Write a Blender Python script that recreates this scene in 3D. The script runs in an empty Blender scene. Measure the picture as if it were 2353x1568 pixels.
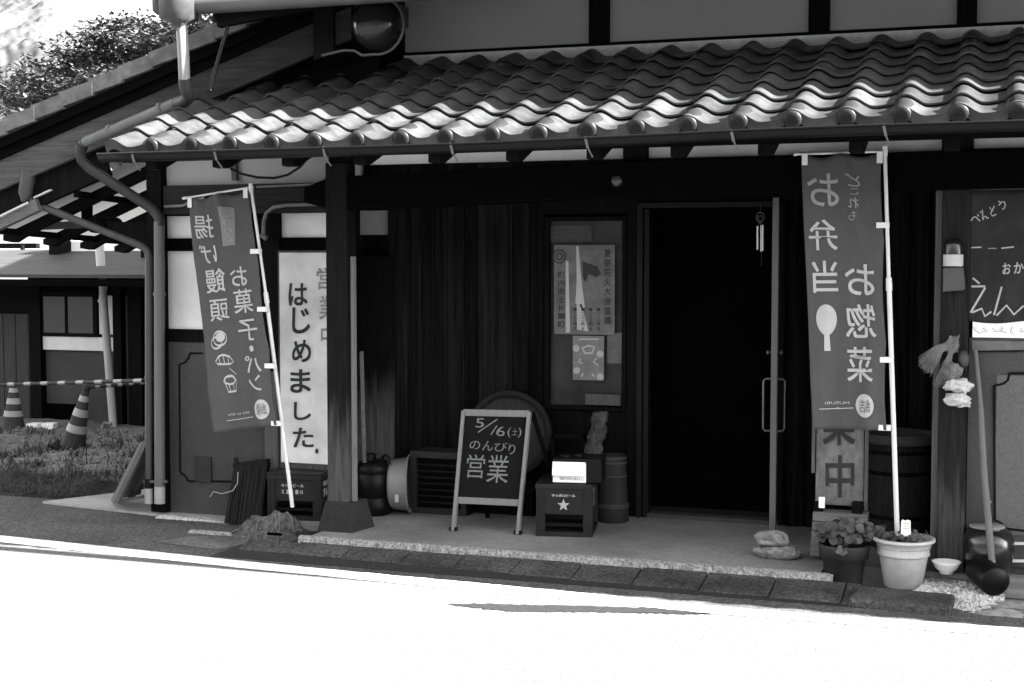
import bpy, math, random
from mathutils import Vector as V, Matrix, noise as mnoise
R=math.radians
random.seed(7)
S=bpy.context.scene; C=S.collection
# ---------------------------------------------------------------- camera
EYE=1.72; YAW=R(19.34); PIT=R(3.4)
cd=bpy.data.cameras.new('camera'); cam=bpy.data.objects.new('camera',cd); C.objects.link(cam)
cam.location=(0,0,EYE); cam.rotation_euler=(R(90)-PIT,0,YAW)
cd.lens=50; cd.sensor_width=36; cd.clip_end=2000; cd.clip_start=.1
S.camera=cam
# ---------------------------------------------------------------- sky and sun
SUN=V((0.865,-.008,.50)).normalized()
elev=math.asin(SUN.z); az=math.atan2(SUN.x,SUN.y)
w=bpy.data.worlds.new('World'); S.world=w; w.use_nodes=True
nt=w.node_tree; bg=nt.nodes['Background']
sky=nt.nodes.new('ShaderNodeTexSky'); sky.sky_type='NISHITA'; sky.sun_disc=False
sky.sun_elevation=elev; sky.sun_rotation=az
bw=nt.nodes.new('ShaderNodeRGBToBW')
nt.links.new(sky.outputs[0],bw.inputs[0]); nt.links.new(bw.outputs[0],bg.inputs[0]); bg.inputs[1].default_value=.09
sl=bpy.data.lights.new('sun','SUN'); sl.energy=5; sl.angle=R(.5)
so=bpy.data.objects.new('sun',sl); C.objects.link(so); so.location=(30,-2,20)
so.rotation_euler=SUN.to_track_quat('Z','Y').to_euler()
S.view_settings.view_transform='Standard'; S.view_settings.look='None'
S.view_settings.exposure=3.7; S.view_settings.gamma=1
# ---------------------------------------------------------------- survey: a point of a known plane seen along a measured direction
F=3268.
fw=V((-math.sin(YAW)*math.cos(PIT),math.cos(YAW)*math.cos(PIT),-math.sin(PIT)))
rt=V((math.cos(YAW),math.sin(YAW),0)); upv=rt.cross(fw)
def P(px,py,Y=None,Z=None,X=None):
    d=fw*F+rt*(px-1176.5)-upv*(py-784.)
    t=Y/d.y if Y is not None else (Z-EYE)/d.z if Z is not None else X/d.x
    return V((0,0,EYE))+d*t
# ---------------------------------------------------------------- materials
MC={}
def M(name,val,rough=.8,var=.25,scale=9,stretch=(1,1,1),bump=.15,bscale=None,spec=.3,metal=0,detail=6,
      stain=0,stainscale=1.5,fade=None,alpha=None,trans=0,fadex=None):
    if name in MC: return MC[name]
    m=bpy.data.materials.new(name); m.use_nodes=True; n=m.node_tree.nodes; l=m.node_tree.links
    b=n['Principled BSDF']; b.inputs['Roughness'].default_value=rough; b.inputs['Metallic'].default_value=metal
    b.inputs['Specular IOR Level'].default_value=spec
    if trans: b.inputs['Transmission Weight'].default_value=trans
    tc=n.new('ShaderNodeTexCoord'); mp=n.new('ShaderNodeMapping'); mp.inputs['Scale'].default_value=stretch
    l.new(tc.outputs['Object'],mp.inputs[0])
    nz=n.new('ShaderNodeTexNoise'); nz.inputs['Scale'].default_value=scale; nz.inputs['Detail'].default_value=detail
    nz.inputs['Roughness'].default_value=.65
    l.new(mp.outputs[0],nz.inputs['Vector'])
    mr=n.new('ShaderNodeMapRange'); mr.inputs['From Min'].default_value=.28; mr.inputs['From Max'].default_value=.72
    mr.inputs['To Min'].default_value=val*(1-var); mr.inputs['To Max'].default_value=val*(1+var)
    l.new(nz.outputs['Fac'],mr.inputs['Value']); out=mr.outputs[0]
    if stain:
        n2=n.new('ShaderNodeTexNoise'); n2.inputs['Scale'].default_value=stainscale; n2.inputs['Detail'].default_value=8
        l.new(mp.outputs[0],n2.inputs['Vector'])
        r2=n.new('ShaderNodeMapRange'); r2.inputs['From Min'].default_value=.4; r2.inputs['From Max'].default_value=.68
        r2.inputs['To Min'].default_value=1; r2.inputs['To Max'].default_value=1-stain
        l.new(n2.outputs['Fac'],r2.inputs['Value'])
        mm=n.new('ShaderNodeMath'); mm.operation='MULTIPLY'; l.new(out,mm.inputs[0]); l.new(r2.outputs[0],mm.inputs[1]); out=mm.outputs[0]
    if fade:   # weathering: bare worn wood below height fade[0], old finish above fade[1]; fade[2] = value of worn wood
        sx=n.new('ShaderNodeSeparateXYZ'); gx=n.new('ShaderNodeNewGeometry'); l.new(gx.outputs['Position'],sx.inputs[0])
        n3=n.new('ShaderNodeTexNoise'); n3.inputs['Scale'].default_value=14; n3.inputs['Detail'].default_value=5
        mp3=n.new('ShaderNodeMapping'); mp3.inputs['Scale'].default_value=(2.5,2.5,.25); l.new(tc.outputs['Object'],mp3.inputs[0]); l.new(mp3.outputs[0],n3.inputs['Vector'])
        ma=n.new('ShaderNodeMath'); ma.operation='MULTIPLY_ADD'; ma.inputs[1].default_value=fade[3] if len(fade)>3 else .7
        l.new(n3.outputs['Fac'],ma.inputs[0]); l.new(sx.outputs['Z'],ma.inputs[2])
        r3=n.new('ShaderNodeMapRange'); r3.inputs['From Min'].default_value=fade[0]+.35; r3.inputs['From Max'].default_value=fade[1]+.35
        r3.inputs['To Min'].default_value=fade[2]/val; r3.inputs['To Max'].default_value=1
        l.new(ma.outputs[0],r3.inputs['Value'])
        mm=n.new('ShaderNodeMath'); mm.operation='MULTIPLY'; l.new(out,mm.inputs[0]); l.new(r3.outputs[0],mm.inputs[1]); out=mm.outputs[0]
    if fadex:
        sx=n.new('ShaderNodeSeparateXYZ'); gx=n.new('ShaderNodeNewGeometry'); l.new(gx.outputs['Position'],sx.inputs[0])
        n3=n.new('ShaderNodeTexNoise'); n3.inputs['Scale'].default_value=1.6; n3.inputs['Detail'].default_value=7; l.new(tc.outputs['Object'],n3.inputs['Vector'])
        ma=n.new('ShaderNodeMath'); ma.operation='MULTIPLY_ADD'; ma.inputs[1].default_value=2.2; l.new(n3.outputs['Fac'],ma.inputs[0]); l.new(sx.outputs['X'],ma.inputs[2])
        r3=n.new('ShaderNodeMapRange'); r3.inputs['From Min'].default_value=fadex[0]+1.1; r3.inputs['From Max'].default_value=fadex[1]+1.1
        r3.inputs['To Min'].default_value=fadex[2]/val; r3.inputs['To Max'].default_value=1; l.new(ma.outputs[0],r3.inputs['Value'])
        mm=n.new('ShaderNodeMath'); mm.operation='MULTIPLY'; l.new(out,mm.inputs[0]); l.new(r3.outputs[0],mm.inputs[1]); out=mm.outputs[0]
    l.new(out,b.inputs['Base Color'])
    if bump:
        nb=n.new('ShaderNodeTexNoise'); nb.inputs['Scale'].default_value=bscale or scale*3; nb.inputs['Detail'].default_value=5
        l.new(mp.outputs[0],nb.inputs['Vector'])
        bp=n.new('ShaderNodeBump'); bp.inputs['Strength'].default_value=bump; bp.inputs['Distance'].default_value=.02
        l.new(nb.outputs['Fac'],bp.inputs['Height']); l.new(bp.outputs[0],b.inputs['Normal'])
    MC[name]=m; return m
WV=(14,14,.8); WX=(.8,14,14)
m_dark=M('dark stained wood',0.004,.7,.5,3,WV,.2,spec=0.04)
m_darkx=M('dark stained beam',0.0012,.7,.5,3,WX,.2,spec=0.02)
m_siding=M('charred siding',0.011,.75,.95,4,(10,10,.45),.6,stain=.6,stainscale=1.1,spec=0.04)
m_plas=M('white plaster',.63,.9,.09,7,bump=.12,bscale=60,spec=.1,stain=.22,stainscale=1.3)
m_plasd=M('shaded white plaster',0.3,.9,.06,4,bump=.06,bscale=60,spec=.1,stain=.12,stainscale=1)  # same plaster, darkened so the colour carries the eave's shade
m_mort=M('pale mortar',.55,.9,.2,14,bump=.3,spec=.1)
m_render=M('grey wall render',0.06,.9,.14,50,bump=.35,bscale=120,spec=.1,stain=.3,stainscale=1.2)
m_tile=M('glazed roof tile',0.045,.4,.4,16,bump=.03,bscale=30,stain=.25,stainscale=6,spec=0.2)
m_cap=M('eave cap tile',0.013,.5,.3,20,bump=.1,spec=0.15)
m_gut=M('dark gutter metal',0.005,.42,.2,5,bump=.02,spec=0.12)
m_brk=M('galvanised steel',0.1,.42,.3,30,bump=.05,metal=.7)
m_asph=M('asphalt',.10,.95,.85,60,bump=.8,bscale=150,stain=.3,stainscale=2.2,spec=0.06)
m_road=M('pale carriageway',0.122,.95,.55,60,bump=.6,bscale=150,spec=.12,stain=.12,stainscale=1.2)
m_line=M('road paint',0.75,.8,.05,40,bump=.15,bscale=150,spec=.15)
m_conc=M('concrete slab',.21,.9,.22,22,bump=.25,bscale=120,spec=.12,stain=.35,stainscale=1.6)
m_aggr=M('washed aggregate',0.25,.9,.85,62,bump=1,bscale=75,spec=.1)
m_aggr2=M('rough broken concrete',0.42,.9,.7,40,bump=1,bscale=60,spec=.08,stain=.5,stainscale=6)
m_pav=M('mossy kerb paver',0.08,.95,.8,48,bump=.9,bscale=110,stain=.5,stainscale=3,spec=0.06)
m_pav2=M('pale flush paver',.13,.95,.5,30,bump=.5,bscale=90,spec=.06,stain=.4,stainscale=3)
m_gravel=M('gravel ground',0.17,.95,.5,25,bump=.8,bscale=60,spec=.1,stain=.5,stainscale=.7)
m_stone=M('pale stone',0.2,.9,.6,26,bump=.9,bscale=45,spec=.1)
m_drock=M('dark footing stone',0.024,.9,.3,30,bump=.3,spec=0.06)
m_cloth=M('banner cloth',0.062,.9,.08,60,bump=.12,bscale=500,spec=.05)
m_clothp=M('banner patch',0.15,.9,.12,60,bump=.1,bscale=500,spec=.05)
m_prt=M('banner print',0.33,.9,.05,40,bump=0,spec=.05)
m_prtd=M('banner print faint',0.22,.9,.1,40,bump=0,spec=.05)
m_pole=M('white pole',0.5,.35,.04,10,bump=0,spec=.5)
m_tab=M('white loop',0.55,.7,.05,10,bump=0)
m_paper=M('weathered poster',.6,.85,.1,7,bump=.1,bscale=40,stain=.3,stainscale=3.2)
m_ink=M('black ink',.02,.6,.3,20,bump=0)
m_inkf=M('faded ink',.1,.7,.3,20,bump=0)
m_wood=M('pale wood strip',0.13,.7,.2,6,WV,.1)
m_woodm=M('weathered board',0.07,.8,.35,5,WV,.25,spec=0.08)
m_bench=M('old sign board',0.12,.8,.4,24,(1,1,.5),.4,bscale=40,stain=.4,stainscale=5)
m_frame=M('easel frame wood',0.15,.7,.15,6,WV,.1)
m_slate=M('chalkboard slate',0.008,.75,.25,9,bump=.05,stain=.2,stainscale=4,spec=0.04)
m_chalk=M('chalk',0.14,.95,.4,90,bump=.2)
m_blk=M('black plastic',0.004,.4,.3,8,bump=.05,spec=0.12)
m_crate=M('beer crate plastic',0.016,.5,.25,7,bump=.05,spec=0.12)
m_white=M('white plastic',.8,.5,.05,9,bump=0)
m_band=M('aged white band',.38,.6,.15,9,bump=0)
m_grey=M('grey plastic tub',0.2,.45,.15,6,bump=.05,stain=.2)
m_lpipe=M('grey drainpipe',0.085,.5,.15,6,(3,3,.5),.05)
m_dpipe=M('dark drainpipe',0.04,.5,.2,6,(3,3,.5),.05)
m_dpipe2=M('drainpipe painted shade',0.022,.5,.2,6,(3,3,.5),.05)  # darker drainpipe copy; the shade of the upper run is in the colour
m_wpipe=M('white drainpipe',0.15,.5,.15,6,(3,3,.5),.05,stain=.25)
m_barrel=M('old barrel wood',0.018,.75,.5,4,(16,16,1),.25,spec=0.04)
m_lid=M('tub end wood',0.028,.75,.35,4,WV,.2,spec=0.08)
m_soil=M('soil',0.015,1,.5,40,bump=.8)
m_terra=M('pale pot',0.38,.75,.15,9,bump=.15,stain=.35,stainscale=3)
m_dpot=M('dark pot',0.026,.5,.2,9,bump=.05,spec=0.12)
m_leaf=M('leaf',0.035,.6,.35,25,bump=.1,spec=.3)
m_glaze=M('dark glaze',0.012,.2,.5,4,bump=.02,spec=.6,stain=.6,stainscale=4)
m_china=M('white china',.8,.2,.03,5,bump=0,spec=.5)
m_straw=M('straw',0.12,.9,.35,30,(3,3,.6),.2)
m_puff=M('white fibre',0.42,.95,.15,30,bump=1,bscale=35)
m_mirror=M('mirror sheet',.9,.22,.03,4,bump=0,metal=1)
m_noren=M('indigo curtain',0.028,.95,.2,14,bump=.2,bscale=300,spec=.05,stain=.3,stainscale=3)
m_cone=M('cone body',0.03,.6,.2,8,bump=.05,spec=0.12)
m_refl=M('reflective band',0.26,.5,.1,9,bump=0)
m_bark=M('bark',.05,.95,.4,9,(5,5,1),.6)
m_tleaf=M('tree foliage',0.058,.5,.5,1.2,bump=.0,spec=0.25)
m_tleaf2=M('darker foliage',0.028,.6,.4,1.2,bump=.0,spec=.35)  # darker leaf tone mixed in at random
m_hill=M('forest hill',.062,.95,.22,.5,bump=0,spec=.02,stain=.18,stainscale=.12,detail=8)
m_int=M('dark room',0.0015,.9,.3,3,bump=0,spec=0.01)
m_glass=M('old glass',0.02,.12,.2,3,bump=.02,stain=.3,spec=0.15)
m_frost=M('frosted pane',0.03,.45,.45,5,bump=.1,stain=.4,stainscale=3,spec=0.15)
m_post1=M('weathered post',0.007,.8,.4,4,WV,.3,fade=(.45,.85,.05),spec=0.04)
m_post2=M('weathered rear post',0.006,.85,.4,4,WV,.3,fade=(.42,.95,.085,.7),spec=0.04)
m_rfoot=M('worn right post',0.014,.8,.5,4,WV,.3,fade=(.15,.6,.05),spec=0.04)
m_sun_w=M('sign panel boards',0.05,.8,.35,4,(20,20,.8),.3)
m_shadow=M('painted shadow',.02,.6,.4,30,bump=.2,spec=.3)
def tone_nodes(m):
    n_=m.node_tree.nodes; l_=m.node_tree.links; bb=n_['Principled BSDF']; src=bb.inputs['Base Color'].links[0].from_socket
    a_=n_.new('ShaderNodeAttribute'); a_.attribute_name='tone'; mm_=n_.new('ShaderNodeMath'); mm_.operation='MULTIPLY'; l_.new(src,mm_.inputs[0]); l_.new(a_.outputs['Fac'],mm_.inputs[1]); l_.new(mm_.outputs[0],bb.inputs['Base Color'])
m_siding2=M('plank siding',0.011,.8,.75,4,(20,20,.5),.6,stain=.55,stainscale=1.3,spec=.04)
for m_ in (m_tile,m_siding2): tone_nodes(m_)
# ---------------------------------------------------------------- mesh builder
class MB:
    def __init__(s): s.v=[]; s.f=[]; s.sm=[]; s.g=[]
    def add(s,vs,fs,smooth=False):
        o=len(s.v); s.v+= [V(a) for a in vs]; s.f+=[tuple(i+o for i in f) for f in fs]; s.sm+=[smooth]*len(fs); s.g.append((o,len(s.v),len(s.f)-len(fs),len(s.f))); return s
    def frame(s,o,ax,ay,az,sx,sy,sz):   # box from corner o along three unit axes
        o=V(o);a=V(ax)*sx;b=V(ay)*sy;c=V(az)*sz
        p=[o,o+a,o+a+b,o+b,o+c,o+a+c,o+a+b+c,o+b+c]
        fs=[(0,3,2,1),(4,5,6,7),(0,1,5,4),(1,2,6,5),(2,3,7,6),(3,0,4,7)]
        if a.cross(b).dot(c)<0: fs=[f[::-1] for f in fs]
        return s.add(p,fs)
    def box(s,x0,x1,y0,y1,z0,z1):
        return s.frame((min(x0,x1),min(y0,y1),min(z0,z1)),(1,0,0),(0,1,0),(0,0,1),abs(x1-x0),abs(y1-y0),abs(z1-z0))
    def obox(s,c,size,rz=0,rx=0,ry=0):
        m=Matrix.Rotation(rz,3,'Z')@Matrix.Rotation(rx,3,'X')@Matrix.Rotation(ry,3,'Y')
        ax,ay,az=m.col[0],m.col[1],m.col[2]; sx,sy,sz=size
        return s.frame(V(c)-ax*sx/2-ay*sy/2-az*sz/2,ax,ay,az,sx,sy,sz)
    def bar(s,p,q,wd,ht,up=(0,0,1)):
        p=V(p);q=V(q);d=(q-p);L=d.length;d.normalize();u=V(up);sd=d.cross(u).normalized();u=sd.cross(d).normalized()
        return s.frame(p-sd*wd/2-u*ht/2,d,sd,u,L,wd,ht)
    def tube(s,pts,r,n=10,cap=True,smooth=True):
        pts=[V(p) for p in pts]; k=len(pts); rr=r if isinstance(r,(list,tuple)) else [r]*k
        vs=[];fs=[];ref=None
        for i,p in enumerate(pts):
            d=(pts[min(i+1,k-1)]-pts[max(i-1,0)]).normalized()
            if ref is None: ref=V((0,0,1)) if abs(d.z)<.9 else V((1,0,0))
            a=(ref-d*ref.dot(d)).normalized(); b=d.cross(a); ref=a
            for j in range(n):
                t=2*math.pi*j/n; vs.append(p+(a*math.cos(t)+b*math.sin(t))*rr[i])
        for i in range(k-1):
            for j in range(n): fs.append((i*n+j,i*n+(j+1)%n,(i+1)*n+(j+1)%n,(i+1)*n+j))
        s.add(vs,fs,smooth)
        if cap: s.add(vs[:n],[tuple(range(n))[::-1]]); s.add(vs[-n:],[tuple(range(n))])
        return s
    def lathe(s,o,prof,n=32,axis=(0,0,1),cap=True,smooth=True):
        o=V(o);d=V(axis).normalized(); a=d.orthogonal().normalized(); b=d.cross(a); vs=[];fs=[]
        for r,h in prof:
            for j in range(n):
                t=2*math.pi*j/n; vs.append(o+d*h+(a*math.cos(t)+b*math.sin(t))*max(r,1e-4))
        for i in range(len(prof)-1):
            for j in range(n): fs.append((i*n+j,i*n+(j+1)%n,(i+1)*n+(j+1)%n,(i+1)*n+j))
        s.add(vs,fs,smooth)
        if cap: s.add(vs[:n],[tuple(range(n))[::-1]]); s.add(vs[-n:],[tuple(range(n))])
        return s
    def prism(s,poly,d):   # polygon of 3D points extruded by vector d
        poly=[V(p) for p in poly]; d=V(d); n=len(poly)
        return s.add(poly+[p+d for p in poly],[tuple(range(n))[::-1],tuple(range(n,2*n))]+[(i,(i+1)%n,(i+1)%n+n,i+n) for i in range(n)])
    def blob(s,c,rad,rough=.2,seed=0,freq=1.6,sub=2):
        import bmesh
        bm=bmesh.new(); bmesh.ops.create_icosphere(bm,subdivisions=sub,radius=1)
        vs=[]
        for v in bm.verts:
            k=1+rough*mnoise.noise(v.co*freq+V((seed*7.1,seed*3.3,seed)))+rough*.5*mnoise.noise(v.co*freq*3+V((seed,seed*5.3,seed)))
            vs.append(V(c)+V((v.co.x*rad[0],v.co.y*rad[1],v.co.z*rad[2]))*k)
        fs=[tuple(x.index for x in f.verts) for f in bm.faces]; bm.free()
        return s.add(vs,fs,True)
    def sheet(s,fn,nu,nv,smooth=True):
        vs=[fn(i/nu,j/nv) for j in range(nv+1) for i in range(nu+1)]
        fs=[(j*(nu+1)+i,j*(nu+1)+i+1,(j+1)*(nu+1)+i+1,(j+1)*(nu+1)+i) for j in range(nv) for i in range(nu)]
        return s.add(vs,fs,smooth)
    def build(s,name,mat,parent=None,label=None,bevel=0,solid=0):
        if 'lettering' in name and parent is not None and len(s.g)>1:   # one object per word or column
            bb=[]
            for a,c,_,_ in s.g:
                q=s.v[a:c]; bb.append([min(v.x for v in q),max(v.x for v in q),min(v.y for v in q),max(v.y for v in q),min(v.z for v in q),max(v.z for v in q)])
            par=list(range(len(bb)))
            def fd(i):
                while par[i]!=i: i=par[i]
                return i
            for i in range(len(bb)):
                for j in range(i):
                    d=max(max(bb[i][2*k]-bb[j][2*k+1],bb[j][2*k]-bb[i][2*k+1]) for k in range(3))
                    sz=max(bb[i][5]-bb[i][4],bb[j][5]-bb[j][4],.02)
                    if d<.35*sz: par[fd(i)]=fd(j)
            roots=sorted(set(fd(i) for i in range(len(bb))))
            if len(roots)>1:
                o=None
                for r in roots:
                    m=MB()
                    for i,(a,c,f0,f1) in enumerate(s.g):
                        if fd(i)==r: m.add(s.v[a:c],[tuple(k-a for k in f) for f in s.f[f0:f1]])
                    m.g=m.g[:1]; o=m.build(name,mat,parent,label)
                return o
        me=bpy.data.meshes.new(name); org=V((0,0,0))
        if parent is not None:
            q=parent
            while q is not None: org+=q.location; q=q.parent
        me.from_pydata([v-org for v in s.v],[],s.f); me.validate()
        if len(me.polygons)==len(s.sm): me.polygons.foreach_set('use_smooth',s.sm)
        me.materials.append(mat); me.update()
        o=bpy.data.objects.new(name,me); C.objects.link(o)
        if parent is not None: o.parent=parent
        if label: o['label']=label
        if solid:
            md=o.modifiers.new('solid','SOLIDIFY'); md.thickness=solid; md.offset=0
        if bevel:
            md=o.modifiers.new('bevel','BEVEL'); md.width=bevel; md.segments=2; md.limit_method='ANGLE'; md.angle_limit=R(40)
        return o
def tag(o,label,cat,group=None):
    o['label']=label; o['category']=cat
    if group: o['group']=group
    return o
def thing(name,loc,label,cat,group=None):
    o=bpy.data.objects.new(name,None); C.objects.link(o); o.location=loc; o.empty_display_size=.1
    return tag(o,label,cat,group)
def struct(o,kind='structure'): o['kind']=kind; return o
def copy_thing(root,loc,rot=None,label=None):
    r=root.copy(); C.objects.link(r); r.location=loc
    if rot: r.rotation_euler=rot
    if label: r['label']=label
    for ch in list(root.children):
        c=ch.copy(); C.objects.link(c); c.parent=r
        for g in ch.children:
            d=g.copy(); C.objects.link(d); d.parent=c
    return r
# lettering: outlines of characters as flat paint on a surface
GC={}
def glyph(t,bold=0.0):
    if (t,bold) in GC: return GC[(t,bold)]
    cu=bpy.data.curves.new('lettering','FONT'); cu.body=t; cu.offset=bold; cu.resolution_u=4
    o=bpy.data.objects.new('lettering',cu); C.objects.link(o)
    bpy.context.view_layer.update(); dg=bpy.context.evaluated_depsgraph_get(); e=o.evaluated_get(dg); me=e.to_mesh()
    vs=[(v.co.x,v.co.y) for v in me.vertices]; fs=[tuple(p.vertices) for p in me.polygons]
    e.to_mesh_clear(); bpy.data.objects.remove(o); bpy.data.curves.remove(cu)
    x0=min(a for a,b in vs);x1=max(a for a,b in vs);y0=min(b for a,b in vs);y1=max(b for a,b in vs)
    r=([((a-x0)/max(x1-x0,1e-6),(b-y0)/max(y1-y0,1e-6)) for a,b in vs],fs); GC[(t,bold)]=r; return r
def put(mb,t,surf,u0,u1,v0,v1,bold=0.0,mirror=False,tilt=0):
    """text t filling the rectangle u0..u1, v0..v1 of surf(u,v); v runs downwards"""
    vs,fs=glyph(t,0.0); k=bold*1.0*(u1-u0); kv=bold*1.0*(v1-v0)
    for n_,(du,dv) in enumerate(((0,0),) if bold<.006 else ((-k,-kv),(k,-kv),(-k,kv),(k,kv),(0,0))):
        out=[]
        for a,b in vs:
            if mirror: a=1-a
            u=u0+(u1-u0)*a+du; vv=v1+(v0-v1)*b+tilt*(a-.5)+dv
            out.append(surf(u,vv)+V((0,-.0003*n_,0)))
        mb.add(out,fs)
def stroke(mb,pts,wd,surf,closed=False):
    """painted line of width wd (in u,v units after aspect asp) on surf"""
    pts=[V((a,b)) for a,b in pts]; n=len(pts); L=[];Rr=[]
    for i,p in enumerate(pts):
        a=pts[i-1] if (closed or i>0) else p; b=pts[(i+1)%n] if (closed or i<n-1) else p
        d=(b-a); d=d.normalized() if d.length>0 else V((1,0)); nn=V((-d.y,d.x))*wd/2
        L.append(p+nn); Rr.append(p-nn)
    vs=[surf(q.x,q.y) for q in L]+[surf(q.x,q.y) for q in Rr]
    fs=[(i,(i+1)%n,n+(i+1)%n,n+i) for i in range(n if closed else n-1)]
    mb.add(vs,fs)
def plane(o,u,v,off=0):
    o=V(o);u=V(u);v=V(v); nn=u.cross(v).normalized()
    return lambda a,b:o+u*a+v*b+nn*off

# ================================================================= GROUND
def gz(x,y): return 0
b=MB(); b.add([(-400,-300,-.13),(400,-300,-.13),(400,500,-.13),(-400,500,-.13)],[(0,1,2,3)])
struct(b.build('ground',m_gravel))
RZ=-.07
near=[(-120,13.5),(-60,8.9),(-20,8.25),(-9,7.69),(-6.1,7.44),(-4.14,7.272),(-2.53,7.195),(-1.33,7.14),(.09,7.18),(3,7.4),(20,8.9),(120,20)]
b=MB(); b.add([(120,-14,RZ),(-120,-14,RZ)]+[(x,y-.06,RZ) for x,y in near],[tuple(range(14))[::-1]]); struct(b.build('road',m_road))
b=MB(); b.add([(x,y-.165,RZ-.004) for x,y in near[1:-1]]+[(20,9.5,RZ-.004),(3,7.9,RZ-.004),(-3.9,7.78,RZ-.004),(-3.9,8.6,RZ-.004),(-5.5,8.72,RZ-.004),(-7.6,8.75,RZ-.004),(-60,9.4,RZ-.004)],[tuple(range(17))]); struct(b.build('road_shoulder',m_asph))
b=MB(); vs=[]; fine=[]
for (xa,ya),(xb,yb) in zip(near,near[1:]):
    k=max(1,int(min(abs(xb-xa)/.03,300)) if -7<xb<4 else 2)
    fine+=[(xa+(xb-xa)*q/k,ya+(yb-ya)*q/k) for q in range(k)]
for x,y in fine:
    j1=.007*mnoise.noise(V((x*14,1,0)))+.005*mnoise.noise(V((x*45,2,0))); j2=.007*mnoise.noise(V((x*14,7,0)))+.005*mnoise.noise(V((x*45,9,0)))
    vs+=[(x,y+j1,RZ+.004),(x,y-.165+j2,RZ+.004)]
b.add(vs,[(2*i,2*i+1,2*i+3,2*i+2) for i in range(len(fine)-1)]); struct(b.build('edge_line',m_line))
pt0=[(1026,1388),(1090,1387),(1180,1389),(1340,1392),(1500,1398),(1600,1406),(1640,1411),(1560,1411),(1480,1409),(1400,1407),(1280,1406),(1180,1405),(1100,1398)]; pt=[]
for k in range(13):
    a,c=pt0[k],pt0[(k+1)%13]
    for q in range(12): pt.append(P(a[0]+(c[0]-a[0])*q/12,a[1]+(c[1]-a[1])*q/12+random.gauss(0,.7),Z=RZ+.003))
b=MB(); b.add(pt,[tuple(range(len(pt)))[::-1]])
struct(b.build('shadow_patch',m_shadow))  # shadow streak on the road, painted as a dark sheet
# slab with a rough exposed edge
b=MB(); b.box(-4.05,-.95,7.78,9.1,-.3,0); b.box(-.95,1.6,8.02,9.1,-.3,-.002); b.box(-4.7,-4.05,8.15,8.5,-.3,-.012)
struct(b.build('entrance_slab',m_conc))
b=MB(); vs=[];n=260
for i in range(n+1):
    x=-4.12+3.24*i/n; j=.024*mnoise.noise(V((x*9,0,0)))+.022*mnoise.noise(V((x*38,3,0)))
    vs+=[(x,7.79,.0015),(x,7.765+j*.5,-.001),(x,7.748+j,-.009),(x,7.738+j*1.2,-.09)]
b.add(vs,[(4*i+k,4*i+k+1,4*i+k+5,4*i+k+4) for i in range(n) for k in range(3)],True)
struct(b.build('slab_edge',m_aggr))
# kerb pavers (one run, joints between)
SKEW=.02
def paver_run(x0,x1,yf0,yf1,y1,step,zf,zk):
    b=MB(); x=x0
    while x<x1:
        w_=step*random.uniform(.94,1.06); sk=SKEW; dz=random.uniform(-.004,.004)
        y0=yf0+(yf1-yf0)*(x-x0)/(x1-x0); xe=min(x+w_,x1)
        q=[(x+.004,y0,zf+dz),(xe-.004,y0,zf+dz),(xe-.004-sk*(y1-y0),y1,zk+dz),(x+.004-sk*(y1-y0),y1,zk+dz)]
        b.add([(p[0],p[1],-.2) for p in q]+q,[(3,2,1,0),(4,5,6,7)]+[(i,(i+1)%4,4+(i+1)%4,4+i) for i in range(4)]); x=xe
    return b
struct(paver_run(-4.45,-.72,7.575,7.395,7.735,.362,-.066,-.032).build('kerb_pavers',m_pav,bevel=.006))
b=MB(); b.box(-4.5,-.6,7.36,7.75,-.2,-.071); struct(b.build('paver_joint_bed',m_soil))
b=MB(); b.obox((-.50,7.50,-.075),(.50,.30,.10),rz=-.06); struct(b.build('kerb_block',m_pav,bevel=.02))
b=MB(); b.add([V(q) for q in ((-5.05,7.60,-.0705),(-4.55,7.53,-.0705),(-4.44,7.87,-.0705),(-4.93,7.86,-.0705))],[(0,1,2,3)]); struct(b.build('flush_paver',m_pav2))
b=MB(); vs=[]; n=60
for i in range(n+1):
    x=-5.02+.55*i/n; j_=.012*mnoise.noise(V((x*22,5,0)))
    vs+=[(x,7.985+j_,-.058),(x,7.945+j_*1.5,-.062),(x,7.935+j_,-.09)]
b.add(vs,[(3*i+k,3*i+k+1,3*i+k+4,3*i+k+3) for i in range(n) for k in range(2)],True); struct(b.build('apron_edge',m_aggr))
# left concrete apron
b=MB(); b.prism([(-6.62,8.55,-.2),(-5.0,8.30,-.2),(-4.1,8.20,-.2),(-4.1,9,-.2),(-6.1,9.5,-.2)],(0,0,.142))
struct(b.build('apron',M('pale apron concrete',0.3,.9,.2,22,bump=.25,bscale=120,stain=.25,stainscale=2)))
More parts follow.
